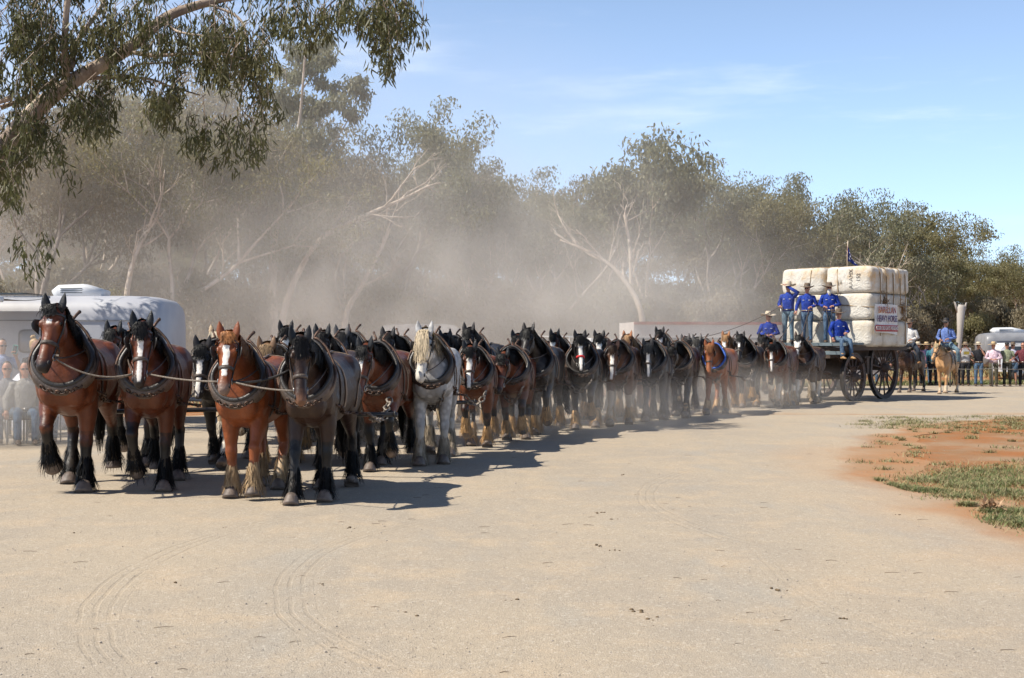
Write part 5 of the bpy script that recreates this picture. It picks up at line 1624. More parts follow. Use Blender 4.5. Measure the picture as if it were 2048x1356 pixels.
# ------------------------------------------------------------------ the wagon
WH_ = R(42)
WO = Vector((10.73, 39.37, 0))
wag = thing('wool_wagon', 'long wooden wool wagon with four big spoked wheels carrying white bales', 'wagon', WO, -WH_)
WM = Matrix.Translation(WO) @ Matrix.Rotation(-WH_, 4, 'Z')
WOOD = pm('dark_wagon_wood', (.085, .055, .038), (.045, .03, .022), 4, .8, .5, 25, stretch=(1, .2, 1))
WOOD_BLUE = pm('faded_blue_wood', (.16, .21, .23), (.10, .12, .13), 3, .75, .4, 25, stretch=(.3, 1, 1))
WHEELW = pm('wheel_wood', (.050, .036, .030), (.10, .055, .04), 6, .75, .4, 30)
TYRE = pm('iron_tyre', (.035, .033, .032), (.07, .055, .045), 12, .5, .3, 40, Metallic=.6)
DZ = 1.60
for i in range(11):     # deck boards run across
    m = MB(); m.box((0, -3.0 + .37 * i + .17, DZ - .04), (2.5, .355, .07)); m.build('deck_board', WOOD, wag, False)
for s in (-1, 1):
    m = MB(); m.box((s * .75, -.95, DZ - .20), (.14, 4.2, .24)); m.build('chassis_rail', WOOD, wag, False)
    m = MB(); m.box((s * 1.27, -.95, DZ - .03), (.05, 4.15, .12)); m.build('side_rail', WOOD, wag, False)
m = MB(); m.box((0, -3.05, DZ + .09), (2.7, .09, .09)); m.build('front_rail', WOOD_BLUE, wag, False)
for i in range(4):
    m = MB(); m.box((0, -2.86 + i * .27, DZ + .11), (2.66, .25, .06)); m.build('platform_board', WOOD_BLUE, wag, False)
m = MB(); m.box((0, -3.0, DZ - .16), (2.5, .12, .10)); m.build('platform_beam', WOOD_BLUE, wag, False)
for y, r, in ((-2.0, .72), (0.0, .97)):
    m = MB(); m.box((0, y, r), (2.1, .14, .16)); m.tube([(-1.12, y, r), (1.12, y, r)], .05, 8); m.build('axle', WOOD, wag, False)
    m = MB(); m.box((0, y, (r + DZ - .3) / 2 + .05), (1.6, .22, max(.1, DZ - .3 - r))); m.build('bolster', WOOD, wag, False)
WHEEL_MESH = {}
def wheel(x, y, r, ang):
    key = r
    if key not in WHEEL_MESH:
        f = MB(); n = 40
        def hoop(mb, r0, r1, hw):
            mb.lathe([(r0, -hw), (r1, -hw), (r1, hw), (r0, hw), (r0, -hw)], n)
        hoop(f, r - .13, r - .022, .055)
        ty = MB(); hoop(ty, r - .024, r, .062)
        hb = MB(); hb.lathe([(.001, -.20), (.075, -.20), (.085, -.16), (.12, -.13), (.14, -.05), (.14, .05), (.12, .13), (.09, .16), (.075, .22), (.001, .22)], 16)
        sp = MB(); sp.loft([((.12, 0, 0), .032, .026), ((r * .5, 0, 0), .026, .022), ((r - .12, 0, 0), .03, .024)], 8, A=(0, 1, 0))
        WHEEL_MESH[key] = (f.mesh('felloe', WHEELW, False), ty.mesh('tyre', TYRE, False), hb.mesh('hub', WHEELW), sp.mesh('spoke', WHEELW))
    F_, T_, H_, S_ = WHEEL_MESH[key]
    w = link('wheel', F_, wag, loc=(x, y, r)); w.rotation_euler = (0, PI / 2, ang)
    link('tyre', T_, w); link('hub', H_, w)
    for i in range(14):
        s = link('spoke', S_, w); s.rotation_euler = (0, 0, 2 * PI * i / 14 + .1)
for s in (-1, 1):
    wheel(s * 1.02, -2.0, .72, 0); wheel(s * 1.02, 0.0, .97, 0)
m = MB(); m.tube([(0, -1.6, .78), (0, -3.2, .80), (0, -5.0, .82)], [.07, .065, .05], 8); m.build('drawbar', WOOD, wag)
m = MB(); m.tube([(-1.0, -3.35, .85), (1.0, -3.35, .85)], .04, 8); m.build('swingle_bar', IRON, wag)
for s in (-1, 1):
    m = MB(); chain_links(m, sag((s * .8, -3.3, .85), (s * .5, -2.0, .80), .15, 8), .09, .014, .03); m.build('drag_chain', IRON, wag)
m = MB(); chain_links(m, sag((.9, -2.9, 1.35), (1.15, -1.4, 1.2), .25, 8), .09, .014, .03); m.build('brake_chain', IRON, wag)
m = MB(); m.box((1.02, -1.12, 1.05), (.10, .16, .5)); m.box((1.02, -1.0, 1.3), (.06, .6, .06)); m.build('brake_block', WOOD, wag, False)

# bales
def make_bale(seed, sx=1.50, sy=.85, sz=.815):
    rng = np.random.default_rng(seed)
    n = 12; V = []; F = []; idx = {}
    def vid(i, j, k):
        key = (i, j, k)
        if key not in idx:
            idx[key] = len(V)
            p = np.array([i, j, k], float) / n * 2 - 1
            q = np.sign(p) * np.abs(p)
            m = np.max(np.abs(p)); l8 = (np.abs(p) ** 8).sum() ** (1 / 8)
            q = p / max(l8, 1e-6) * m
            bul = 1 + .05 * (1 - p[0] ** 2) * (abs(p[1]) > .99) + .05 * (1 - p[2] ** 2) * (abs(p[1]) > .99)
            w = .016 * math.sin(p[0] * 5 + seed) * math.sin(p[2] * 4 + seed * 2) + .012 * math.sin(p[1] * 6 + p[0] * 3 + seed * 3)
            V.append((q[0] * sx / 2 * (1 + w), q[1] * sy / 2 * bul * (1 + w), q[2] * sz / 2 * (1 + w * .6)))
        return idx[key]
    for a in range(n):
        for b in range(n):
            F += [(vid(a, b, 0), vid(a, b + 1, 0), vid(a + 1, b + 1, 0), vid(a + 1, b, 0)), (vid(a, b, n), vid(a + 1, b, n), vid(a + 1, b + 1, n), vid(a, b + 1, n)),
                  (vid(a, 0, b), vid(a + 1, 0, b), vid(a + 1, 0, b + 1), vid(a, 0, b + 1)), (vid(a, n, b), vid(a, n, b + 1), vid(a + 1, n, b + 1), vid(a + 1, n, b)),
                  (vid(0, a, b), vid(0, a, b + 1), vid(0, a + 1, b + 1), vid(0, a + 1, b)), (vid(n, a, b), vid(n, a + 1, b), vid(n, a + 1, b + 1), vid(n, a, b + 1))]
    return new_mesh('bale_pack', V, F)
def bale_mat(nm, stain, amount):
    t = NT(nm)
    col = t.mix(t.step(t.noise(2.5, 4), .35, .65), (.64, .60, .53), (.56, .51, .43))
    col = t.mix(t.math('MULTIPLY', t.step(t.noise(1.7, 5, .65), .5, .72), amount), col, stain)
    col = t.mix(t.math('MULTIPLY', t.step(t.noise(9, 4, .7), .62, .75), .5), col, (.30, .24, .17))
    nrm = t.bump(t.noise(4, 5, .65, dist=1.6), .9, .05, t.bump(t.noise(120, 2), .25, .004))
    return t.done(col, .7, nrm, Specular_IOR_Level=.25)
BALE_M = [bale_mat('white_bale_pack', (.55, .42, .26), .5), bale_mat('stained_bale_pack', (.58, .38, .18), .95), bale_mat('clean_bale_pack', (.62, .54, .42), .3)]
BALES = [make_bale(s) for s in (1, 2, 3)]
INK = pm('black_stencil_ink', (.05, .045, .045), (.09, .08, .075), 20, .8)
def text_mesh(body, size, extrude=.002):
    c = bpy.data.curves.new('lettering', 'FONT'); c.body = body; c.size = size; c.extrude = extrude; c.align_x = 'CENTER'; c.align_y = 'CENTER'; c.resolution_u = 3
    o = bpy.data.objects.new('tmp', c); COL.objects.link(o)
    me = bpy.data.meshes.new_from_object(o.evaluated_get(bpy.context.evaluated_depsgraph_get()))
    bpy.data.objects.remove(o); bpy.data.curves.remove(c)
    return me
lay_name = ('bottom', 'middle', 'top')
dep_name = ('front', 'second', 'rear')
bale_lab = {}
for L_ in range(3):
    for c_, s in ((0, 1), (1, -1)):
        for dpt in range(3):
            if s < 0 and dpt and L_ < 2: continue
            if L_ == 2 and dpt == 0: lab = 'stained top bale with black stencilled letters above the bearded driver' if s > 0 else 'stained top bale behind the driver shading his eyes'
            elif s > 0: lab = ('%s bale of the %s stack on the near side of the load' % (lay_name[L_], dep_name[dpt]))
            else: lab = ('%s bale on the far side of the load, %s' % (lay_name[L_], ('behind the standing drivers' if dpt == 0 else ('in the middle', 'at the tail')[dpt - 1])))
            loc = WM @ Vector((s * .76 + .015 * math.sin(L_ * 3 + dpt), -1.36 + dpt * .855, DZ + .42 + L_ * .805))
            b = thing('wool_bale', lab, 'bale', loc, -WH_ + .02 * math.sin(L_ * 5 + dpt * 3 + c_), 'wool bales on the wagon')
            link('bale_pack', BALES[(L_ + dpt + c_) % 3], b, mat=BALE_M[1] if L_ == 2 else BALE_M[(L_ * 2 + dpt) % 2 * 2])
            if L_ == 2 and dpt == 0 and s > 0:
                for txt, x, z, sz in (('AAAMX', .12, .02, .17), ('152', .36, .06, .17), ('BALE', -.30, -.05, .10), ('SKP', -.20, -.05, .10)):
                    o = link('lettering', text_mesh(txt, sz), b, mat=INK, loc=(x, -.466, z)); o.rotation_euler = (PI / 2, -PI / 2, 0)
# straw bursting from the pack ends
for lab, lx, ly, lz in (('brown wool tuft bursting from the middle bales beside the banner', 1.50, -.95, DZ + 1.25), ('large brown wool tuft bursting from the rear middle bale', 1.46, .35, DZ + 1.15)):
    mb = MB(); rr = random.Random(int(lz * 100 + lx * 10)); mb.ell((0, 0, 0), (.05, .10, .17), 8, 6)
    for _ in range(170):
        p = Vector((rr.gauss(0, .02), rr.gauss(0, .09), rr.gauss(0, .16))); d = Vector((rr.uniform(.2, 1), rr.gauss(0, .6), rr.gauss(0, .7))).normalized() * rr.uniform(.06, .17)
        mb.tube([p, p + d * .6 + Vector((0, 0, .01)), p + d + Vector((0, 0, -.03))], [.007, .006, .003], 3, False)
    o = mb.build('wool_tuft', pm('brown_wool', (.30, .17, .07), (.20, .11, .05), 12, .9)); o.location = WM @ Vector((lx, ly, lz)); o.rotation_euler = (0, 0, -WH_)
    tag(o, lab, 'wool', 'wool tufts on the load', 'stuff')
# ropes lashing the load
TZ = DZ + .02 + 3 * .805
def lash(label, pts):
    mb = MB(); P = [WM @ Vector(p) for p in pts]; o = P[0].copy()
    mb.tube([p - o for p in P], .016, 6); tag(mb.build('lashing_rope', pm('lashing_' + label[:12], (.32, .22, .12), (.22, .15, .085), 40, .85, .4, 90), loc=o), label, 'rope', 'ropes lashing the load')
OX = 1.545
for i, y in enumerate((-1.30, -.88, -.42, .05, .40)):
    low = (DZ + .35, DZ + 1.30, DZ + .45, DZ + 1.3, DZ + .1)[i]
    lash(('rope over the near side of the load at the front bales', 'rope slanting over the near side beside the banner', 'rope ending in a knot above the banner', 'rope over the middle of the near side', 'dark rope round the rear of the load')[i],
         [(-1.2, y, TZ + .025), (0, y, TZ + .02), (1.2, y, TZ + .02), (1.48, y, TZ - .04), (OX, y + .01, TZ - .25), (OX + .005, y + .02, TZ - .8), (OX, y + .03, low)])
lash('rope hanging down the front of the left top bale', [(-.45, -.9, TZ + .02), (-.45, -1.70, TZ + .0), (-.45, -1.815, TZ - .10), (-.50, -1.825, TZ - .6)])
lash('rope hanging down the front of the stencilled bale', [(.42, -.9, TZ + .02), (.42, -1.70, TZ - .0), (.42, -1.815, TZ - .10), (.44, -1.825, TZ - .8), (.45, -1.83, DZ + .9)])
lash('level rope round the middle layer of bales', [(.45, -1.835, DZ + 1.28), (1.40, -1.82, DZ + 1.20), (OX + .012, -1.62, DZ + 1.20), (OX + .02, -.9, DZ + 1.25), (OX + .02, .2, DZ + 1.27), (OX, .75, DZ + 1.28)])
# banner
t = thing('banner', 'white cloth banner with red and blue hand lettering on the bales', 'banner', WM @ Vector((1.60, -1.02, DZ + .86)), -WH_ + PI / 2)
mb = MB(); nx, nz = 16, 10; V = []; F = []
for lay in (0, 1):
    for j in range(nz + 1):
        for i in range(nx + 1):
            x = (i / nx - .5) * 1.55; z = (j / nz - .5) * .84 - .06 * (i / nx) * (j == 0)
            V.append((x, .012 * math.sin(i * .9) + .010 * math.sin(j * 1.1 + i * .4) - .006 * lay, z + .02 * math.sin(i / nx * PI)))
m1 = (nx + 1) * (nz + 1)
for lay in (0, 1):
    for j in range(nz):
        for i in range(nx):
            a = lay * m1 + j * (nx + 1) + i
            F.append((a, a + 1, a + nx + 2, a + nx + 1))
mb.add(V, F); mb.build('cloth', cloth('banner_white', (.78, .77, .75), (.68, .67, .66)), t)
RED_INK = pm('red_paint', (.42, .03, .03), (.30, .02, .03), 8, .7); BLUE_INK = pm('navy_paint', (.04, .03, .16), (.10, .02, .08), 3, .7); ORANGE = pm('orange_paint', (.55, .20, .05), (.25, .05, .08), 3, .7)
for txt, z, sz, mt, wx in (('BARELLAN', .25, .28, ORANGE, .9), ('HEAVY HORSE', -.01, .28, BLUE_INK, .74), ('GOOD OLD DAYS WEEKEND', -.29, .17, cloth('banner_pale', (.85, .84, .82)), .66)):
    o = link('lettering', text_mesh(txt, sz, .004), t, mat=mt, loc=(0, -.046, z)); o.rotation_euler = (PI / 2, 0, 0); o.scale = (wx, 1, 1)
m = MB(); m.box((0, -.032, -.29), (1.48, .004, .19)); m.build('red_strip', RED_INK, t, False)
# flag on its pole
fp = WM @ Vector((.10, -.55, TZ))
t = thing('flag', 'limp blue flag with a red and white cross corner on a pole above the bales', 'flag', fp, -WH_ + R(20))
m = MB(); m.tube([(0, 0, -.05), (0, 0, .45), (.02, 0, .88)], [.018, .016, .014], 8); m.build('flagpole', pm('pole_wood', (.50, .40, .30), (.4, .3, .22), 8, .7), t)
nx, nz = 24, 30; V = []; F = []; fm = []
for j in range(nz + 1):
    for i in range(nx + 1):
        u = i / nx; v = j / nz
        # hanging cloth: the fly end drops and folds in
        x = u * .20 * (1.0 - .4 * v) + .06 * math.sin(u * 9 + v * 2) * u + (u * .22 * max(0, .45 - v) * 2)
        y = .045 * math.sin(u * 14 + v) * (0.3 + u)
        z = .74 - (1 - v) * .50 - u * u * .24 * (1.2 - .3 * v)
        V.append((x * (-.55 if u < .5 and v > .25 else 1) if False else x - .10 * u * v, y, z))
for j in range(nz):
    for i in range(nx):
        a = j * (nx + 1) + i; F.append((a, a + 1, a + nx + 2, a + nx + 1))
        u, v = (i + .5) / nx, (j + .5) / nz
        c = 0
        if u < .5 and v > .5:
            p, q = u / .5, (v - .5) / .5
            dg = min(abs(p - q), abs(p - (1 - q)))
            if abs(p - .5) < .08 or abs(q - .5) < .10: c = 2
            elif abs(p - .5) < .14 or abs(q - .5) < .17: c = 1
            elif dg < .04: c = 2
            elif dg < .11: c = 1
        elif math.hypot((u - .25) / .07, (v - .24) / .10) < 1: c = 1
        for su, sv in ((.75, .8), (.75, .2), (.65, .52), (.86, .56)):
            if math.hypot((u - su) / .035, (v - sv) / .06) < 1: c = 1
        fm.append(c)
link('flag_cloth', new_mesh('flag_cloth', V, F, True, [cloth('flag_blue', (.012, .025, .16)), cloth('flag_white', (.75, .75, .75)), cloth('flag_red', (.5, .02, .03))], fm), t)

# ------------------------------------------------------------------ people on the wagon
HATA = (.225, .09, .13, .05); HATB = (.215, .09, .12, .04)
PZ = DZ + .14
def wpos(x, y, z): return WM @ Vector((x, y, z))
drv, hands1 = make_person('driver in blue shirt shading his eyes with a raised arm', wpos(-.98, -2.28, PZ), R(-30), BLUE, JEANS_PALE, arms=('rein', 'shade'), hat=HATA, hat_col=STRAW_PALE, belt=LEATHER_BLACK, group='wagon crew', badge=True, scale=1.04)
drv2, hands2 = make_person('middle standing driver in blue shirt and brown hat holding reins', wpos(-.33, -2.30, PZ), R(-22), BLUE, JEANS, arms=('low', 'rein'), hat=HATB, hat_col=FELT_BROWN, group='wagon crew', scale=1.0, badge=True)
drv3, hands3 = make_person('driver with long white beard standing at the bales', wpos(.36, -2.22, PZ), R(-10), BLUE, JEANS, arms=('rein', 'fold'), hat=HATB, hat_col=FELT_BROWN, beard=pm('white_beard', (.66, .62, .56), (.5, .47, .42), 30, .8), group='wagon crew', badge=True)
make_person('man in blue shirt and jeans sitting on the wagon edge, boots dangling', wpos(.92, -2.70, 0), R(14), BLUE, JEANS, boots=(.42, .24, .10), arms=('low', 'fold'), legs=('dangle', 'dangle'), hat=HATB, hat_col=FELT_BROWN, glasses=True, seatz=PZ + .02, group='wagon crew', headyaw=R(-20), badge=True)
make_person('man in straw hat seated low at the far front of the wagon', wpos(-1.42, -2.72, 0), R(-10), BLUE, JEANS, arms=('fold', 'fold'), legs=('sit', 'dangle'), hat=HATA, hat_col=STRAW_PALE, seatz=PZ - .02, group='wagon crew', headyaw=R(35), badge=True)
rope('rein', 'long pale rein from the shading driver out over the far file', sag(hands1[0], A(28, 'hameL') + Vector((0, .2, .5)), .25, 14), .010, ROPE, 'rein')
rope('rein', 'dark rein from the middle driver down to the shaggy brown horse', sag(hands2[0], A(35, 'hameR') + Vector((0, .3, .35)), .08, 10), .012, LEATHER, 'rein')
rope('rein', 'dark rein from the middle driver to the brown white faced horse', sag(hands2[1], A(31, 'hameL') + Vector((0, .3, .35)), .10, 10), .012, LEATHER, 'rein')
rope('rein', 'dark rein from the bearded driver to the brown white faced horse', sag(hands3[0], A(31, 'hameR') + Vector((0, .3, .4)), .12, 10), .012, LEATHER, 'rein')
rope('rein', 'looped spare rein hanging from the shading driver', [hands1[0], hands1[0] + Vector((.03, -.02, -.35)), hands1[0] + Vector((.06, 0, -.8)), hands1[0] + Vector((.10, 0, -.35)), hands1[0] + Vector((.02, .02, 0))], .010, STEEL, 'rein')
rope('rein', 'looped spare rein hanging from the bearded driver', [hands3[1], hands3[1] + Vector((.0, -.04, -.3)), hands3[1] + Vector((-.06, -.05, -.85)), hands3[1] + Vector((-.10, 0, -.4)), hands3[0]], .011, LEATHER, 'rein')

# ------------------------------------------------------------------ riders behind the wagon
NOHARN = ('collar', 'collar_roll', 'hame', 'trace_chain', 'hame_chain', 'back_band', 'hip_strap', 'spine_strap', 'blinker', 'feather')
RIDE = make_pose('ride', (-.06, -.78, 1.88), R(38), R(-14), ('stand', 'step', 'fwd', 'back'), 31, .022, (1,), .28, forelock=.2)
RIDE2 = make_pose('ride2', (.0, -.82, 1.80), R(34), R(-10), ('fwd', 'stand', 'stand', 'back'), 32, .022, (1,), .24, forelock=.2)
def saddle(name_label, loc, rz, k):
    t = thing('saddle', name_label, 'saddle', loc, rz, 'saddles')
    t.scale = (k * .86, k, k)
    m = MB(); m.loft([((0, .10, 1.72), .12, .03), ((0, .16, 1.78), .20, .05), ((0, .32, 1.72), .24, .06), ((0, .50, 1.72), .26, .06), ((0, .62, 1.79), .22, .05), ((0, .66, 1.84), .12, .02)], 14, power=3); m.build('seat', LEATHER, t)
    for s in (-1, 1):
        m = MB(); m.loft([((s * .24, .34, 1.68), .03, .20, (1, 0, .5)), ((s * .41, .32, 1.45), .02, .18, (1, 0, .2)), ((s * .44, .28, 1.15), .015, .13, (1, 0, 0))], 10); m.build('flap', LEATHER, t)
        m = MB(); m.tube([(s * .45, .25, 1.2), (s * .50, .16, .85)], .012, 5); m.ring((s * .50, .16, .76), (1, 0, 0), (0, 0, 1), .075, .012, 10, 5); m.build('stirrup', IRON, t)
    return t
pal = place_horse(RIDE, coat('palomino', (.43, .245, .115), (.33, .18, .08), mane=(.58, .44, .26), white=True, wh0=.80, wcol=(.6, .5, .36), hoof=(.3, .22, .15)), (14.75, 42.7, 0), R(32), 'golden palomino horse carrying the rider in blue', name='riding_horse', group='riding horses', scale=.88, skip=NOHARN)
pal.scale = (.76, .88, .88)
saddle('brown stock saddle on the golden palomino horse', (14.75, 42.7, 0), -R(32), .88)
bh = place_horse(RIDE2, dark('riding_bay', (.050, .022, .012), pt0=.3), (13.95, 44.2, 0), R(38), 'dark brown riding horse half hidden behind the wagon', name='riding_horse', group='riding horses', scale=.88, skip=NOHARN)
bh.scale = (.76, .88, .88)
saddle('stock saddle on the dark horse behind the wagon', (13.95, 44.2, 0), -R(38), .88)
def on_horse(loc, h, y, z):
    return Matrix.Translation(loc) @ Matrix.Rotation(-h, 4, 'Z') @ Vector((0, y, z))
q = on_horse((14.75, 42.7, 0), R(32), .33, 0)
_, hr = make_person('rider in light blue shirt and black hat on the golden horse', q, -R(24), cloth('light_blue_shirt', (.16, .24, .52), (.11, .17, .40)), JEANS_PALE, arms=('rein', 'fold'), legs=('ride', 'ride'), hat=(.20, .09, .13, .09), hat_col=FELT_BLACK, seatz=1.62, group='riders', skin=SKIN)
pa = lambda k: (Matrix.Translation((14.75, 42.7, 0)) @ Matrix.Rotation(-R(32), 4, 'Z') @ Matrix.Diagonal((.76, .88, .88, 1))) @ RIDE['anchors'][k]
rope('rein', 'dark rein from the palomino bit to its rider', sag(pa('bitR'), hr[1], .12, 8), .012, LEATHER_BLACK, 'rein')
rope('stock_whip', 'black looped whip handle held by the rider in blue', [hr[0], hr[0] + Vector((-.05, -.05, .30)), hr[0] + Vector((.06, -.06, .48)), hr[0] + Vector((.22, -.05, .42)), hr[0] + Vector((.24, 0, .2))], .016, LEATHER_BLACK, 'whip')
q = on_horse((13.95, 44.2, 0), R(38), .33, 0)
_, hr2 = make_person('rider in white shirt mostly hidden behind the bales', q, -R(38), cloth('white_shirt', (.70, .68, .66)), cloth('dark_denim', (.04, .05, .07)), arms=('rein', 'rein'), legs=('ride', 'ride'), boots=(.30, .15, .06), hat=HATA, hat_col=FELT_BROWN, seatz=1.62, group='riders')
rope('stock_whip', 'pale cord whip hanging from the rider in white', [hr2[0], hr2[0] + Vector((-.05, -.1, .05)), hr2[0] + Vector((.05, -.1, -.5)), hr2[0] + Vector((.1, -.1, -1.0))], .014, STRAW_PALE, 'whip')
# ------------------------------------------------------------------ spectators at right
def spect(px, d, label, **kw):
    p = Vector(((px - 1024) / F_PX * d, d, .02))
    kw.setdefault('rotz', R(-20))
    rz = kw.pop('rotz')
    return make_person(label, p, rz, kw.pop('shirt'), kw.pop('trousers'), group='spectators by the rope', voxel=.022, **kw)
HS = (.20, .09, .10, .01); HW = (.23, .09, .11, -.02)
spect(1826, 52.5, 'onlooker in pale straw hat between the wagon and the golden horse', shirt=cloth('cream', (.55, .50, .42)), trousers=JEANS, hat=HW, hat_col=STRAW_PALE)
spect(1836, 51.5, 'onlooker in pink top and straw hat behind the dark riding horse', shirt=cloth('pink', (.55, .25, .35)), trousers=DARK, hat=HW, hat_col=STRAW_PALE, arms=('fold', 'down'))
spect(1853, 52.0, 'onlooker in dark navy shirt left of the golden horse', shirt=cloth('navy', (.03, .04, .09)), trousers=JEANS, hat=HS, hat_col=STRAW, sleeves='short')
spect(1866, 51.8, 'onlooker in teal shirt hidden behind the golden horse head', shirt=cloth('teal', (.06, .20, .25)), trousers=DARK, cap=FELT_BROWN)
spect(1768, 52.5, 'dark clothed onlooker seen between the wagon wheels', shirt=DARK, trousers=DARK, hat=HS, hat_col=STRAW)
spect(1748, 52.0, 'onlooker in blue jeans seen under the wagon', shirt=cloth('grey_shirt', (.25, .25, .27)), trousers=JEANS, cap=FELT_BLACK)
spect(1912, 51.5, 'man in white shirt and green cap behind the golden horse rump', shirt=cloth('white_shirt', (.70, .68, .66)), trousers=DARK, cap=cloth('army_green', (.12, .12, .06)), sleeves='short')
spect(1931, 51.0, 'onlooker holding up a printed sheet in front of the face', shirt=cloth('light_grey', (.45, .44, .45)), trousers=DARK, hat=HS, hat_col=FELT, arms=('phone', 'phone'), sleeves='short')
spect(1957, 50.8, 'woman in black top, jeans and sun hat with a hand at her mouth', shirt=DARK, trousers=JEANS, hat=HS, hat_col=STRAW_PALE, arms=('hip', 'face'), sleeves='short', skin=SKIN)
spect(1987, 50.5, 'onlooker in checked pink top and big yellow straw hat', shirt=cloth('pink_check', (.60, .38, .42), (.35, .16, .22), True), trousers=cloth('khaki', (.10, .09, .06)), hat=HW, hat_col=STRAW, arms=('fold', 'fold'), glasses=False)
spect(2014, 50.5, 'man in sage green t shirt, dark cap and sunglasses', shirt=cloth('sage', (.26, .28, .18)), trousers=cloth('dark_olive', (.035, .035, .028)), cap=FELT_BLACK, sleeves='short', arms=('down', 'rein'))
spect(2026, 51.6, 'onlooker in pale lilac shirt and brown hat behind the sage t shirt', shirt=cloth('lilac', (.50, .48, .58)), trousers=JEANS, hat=HS, hat_col=FELT_BROWN, shorts=True)
spect(2046, 50.6, 'onlooker in maroon top at the right edge', shirt=cloth('maroon', (.16, .04, .05)), trousers=DARK, hair=pm('brown_hair', (.10, .05, .03), None, 30, .6), arms=('hip', 'rein'))
o = at(1933, 703, 50.68)
m = MB(); m.box((0, 0, 0), (.34, .012, .30), Matrix.Rotation(.15, 3, 'X')); m.mi = 1; m.box((0, -.012, -.06), (.22, .006, .12), Matrix.Rotation(.15, 3, 'X'))
tag(m.build('printed_sheet', [pm('white_paper', (.75, .75, .75)), pm('yellow_print', (.6, .45, .08))], loc=o, smooth=False), 'white and yellow printed sheet held up by an onlooker', 'paper')
# rope barrier
for i, px in enumerate((1560, 1680, 1790, 1900, 1985, 2070)):
    d = 50.2
    p = Vector(((px - 1024) / F_PX * d, d, 0)); m = MB(); m.tube([(0, 0, -.1), (0, 0, .5), (0, 0, .95)], .03, 7)
    tag(m.build('barrier_post', pm('post_steel_%d' % i, (.12, .11, .10), None, 10, .6), loc=p), 'dark steel barrier post, %s along the spectator rope' % ('first', 'second', 'third', 'fourth', 'fifth', 'last')[i], 'post', 'barrier posts')
P = []
for px in (1560, 1680, 1790, 1900, 1985, 2070, 2160):
    P.append(Vector(((px - 1024) / F_PX * 50.2, 50.2, .74)))
pts = []
for a, b in zip(P, P[1:]): pts += sag(a, b, .04, 6)[:-1]
rope('barrier_rope', 'thin rope barrier in front of the spectators at right', pts + [P[-1]], .016, pm('barrier_rope_mat', (.20, .18, .16), None, 20, .8), 'rope')

# ------------------------------------------------------------------ vehicles
WHITE_P = pm('white_panel', (.72, .72, .72), (.64, .64, .65), 1.5, .35, .1, 6)
GLASS_D = pm('tinted_window', (.02, .025, .03), (.05, .055, .06), 2, .1)
RUBBER = pm('rubber', (.02, .02, .02), (.04, .038, .035), 10, .8)
GREYP = pm('grey_panel', (.24, .24, .25), (.19, .19, .2), 2, .4)
def vwheel(parent, x, y, r, w=.2):
    m = MB(); m.lathe([(r * .55, -w / 2), (r * .9, -w / 2), (r, -w * .35), (r, w * .35), (r * .9, w / 2), (r * .55, w / 2)], 22, rot=Matrix.Rotation(PI / 2, 3, 'X'), c=(x, y, r)); o = m.build('wheel', RUBBER, parent)
    m = MB(); m.lathe([(.01, -w * .42), (r * .3, -w * .45), (r * .57, -w * .36), (r * .57, w * .36), (r * .3, w * .45), (.01, w * .42)], 18, rot=Matrix.Rotation(PI / 2, 3, 'X'), c=(x, y, r)); m.build('rim', STEEL, o)
def caravan(label, loc, rz, length, width, z0, z1, round_r=.5, body=WHITE_P, windows=(), aircon=None, name='caravan', stripe=None):
    t = thing(name, label, 'caravan', loc, rz, 'caravans')
    m = MB(); secs = []
    for x, k in ((-length / 2, .84), (-length / 2 + .10, .93), (-length / 2 + .35, .985), (-length / 2 + .8, 1.0), (length / 2 - .8, 1.0), (length / 2 - .35, .985), (length / 2 - .10, .93), (length / 2, .84)):
        secs.append(((x, 0, (z0 + z1) / 2), width / 2 * (.5 + .5 * k), (z1 - z0) / 2 * k, (0, 1, 0)))
    m.loft(secs, 40, A=(0, 1, 0), power=4.6); m.build('body', body, t)
    y = -width / 2
    for i, (x, z, w, h) in enumerate(windows):
        m = MB(); m.loft([((x, y - .014, z), w / 2, h / 2, (1, 0, 0)), ((x, y + .05, z), w / 2, h / 2, (1, 0, 0))], 24, power=6); f = m.build('window', GREYP, t)
        m = MB(); m.loft([((x, y - .024, z), w / 2 - .04, h / 2 - .04, (1, 0, 0)), ((x, y - .016, z), w / 2 - .04, h / 2 - .04, (1, 0, 0))], 24, power=6); m.build('pane', pm('frosted_pane', (.30, .31, .34), (.36, .37, .40), 1, .25), f)
    m = MB(); m.box((0, y - .004, z0 + (z1 - z0) * .76), (length - .9, .02, .025)); m.build('seam_strip', GREYP, t, False)
    if stripe: m = MB(); m.box((0, y - .006, z0 + (z1 - z0) * .3), (length - .8, .02, .10)); m.build('stripe', stripe, t, False)
    if aircon:
        ax, al = aircon
        m = MB(); m.loft([((ax - al / 2, 0, z1 + .05), .30, .10, (0, 1, 0)), ((ax - al / 2 + .12, 0, z1 + .10), .34, .15, (0, 1, 0)), ((ax + al * .1, 0, z1 + .11), .36, .16, (0, 1, 0)), ((ax + al / 2, 0, z1 + .05), .32, .09, (0, 1, 0))], 20, A=(0, 1, 0), power=4); a = m.build('air_conditioner', WHITE_P, t)
        for k in range(3):
            m = MB(); m.box((ax - al * .1, -.345, z1 + .07 + .045 * k), (al * .45, .03, .014)); m.build('vent_slot', GLASS_D, a, False)
    for x in (-.45, .45): vwheel(t, x, -width / 2 + .18, .33)
    m = MB(); m.tube([(length / 2 - .1, 0, .5), (length / 2 + 1.1, 0, .45)], .05, 6); m.build('drawbar', GREYP, t)
    return t
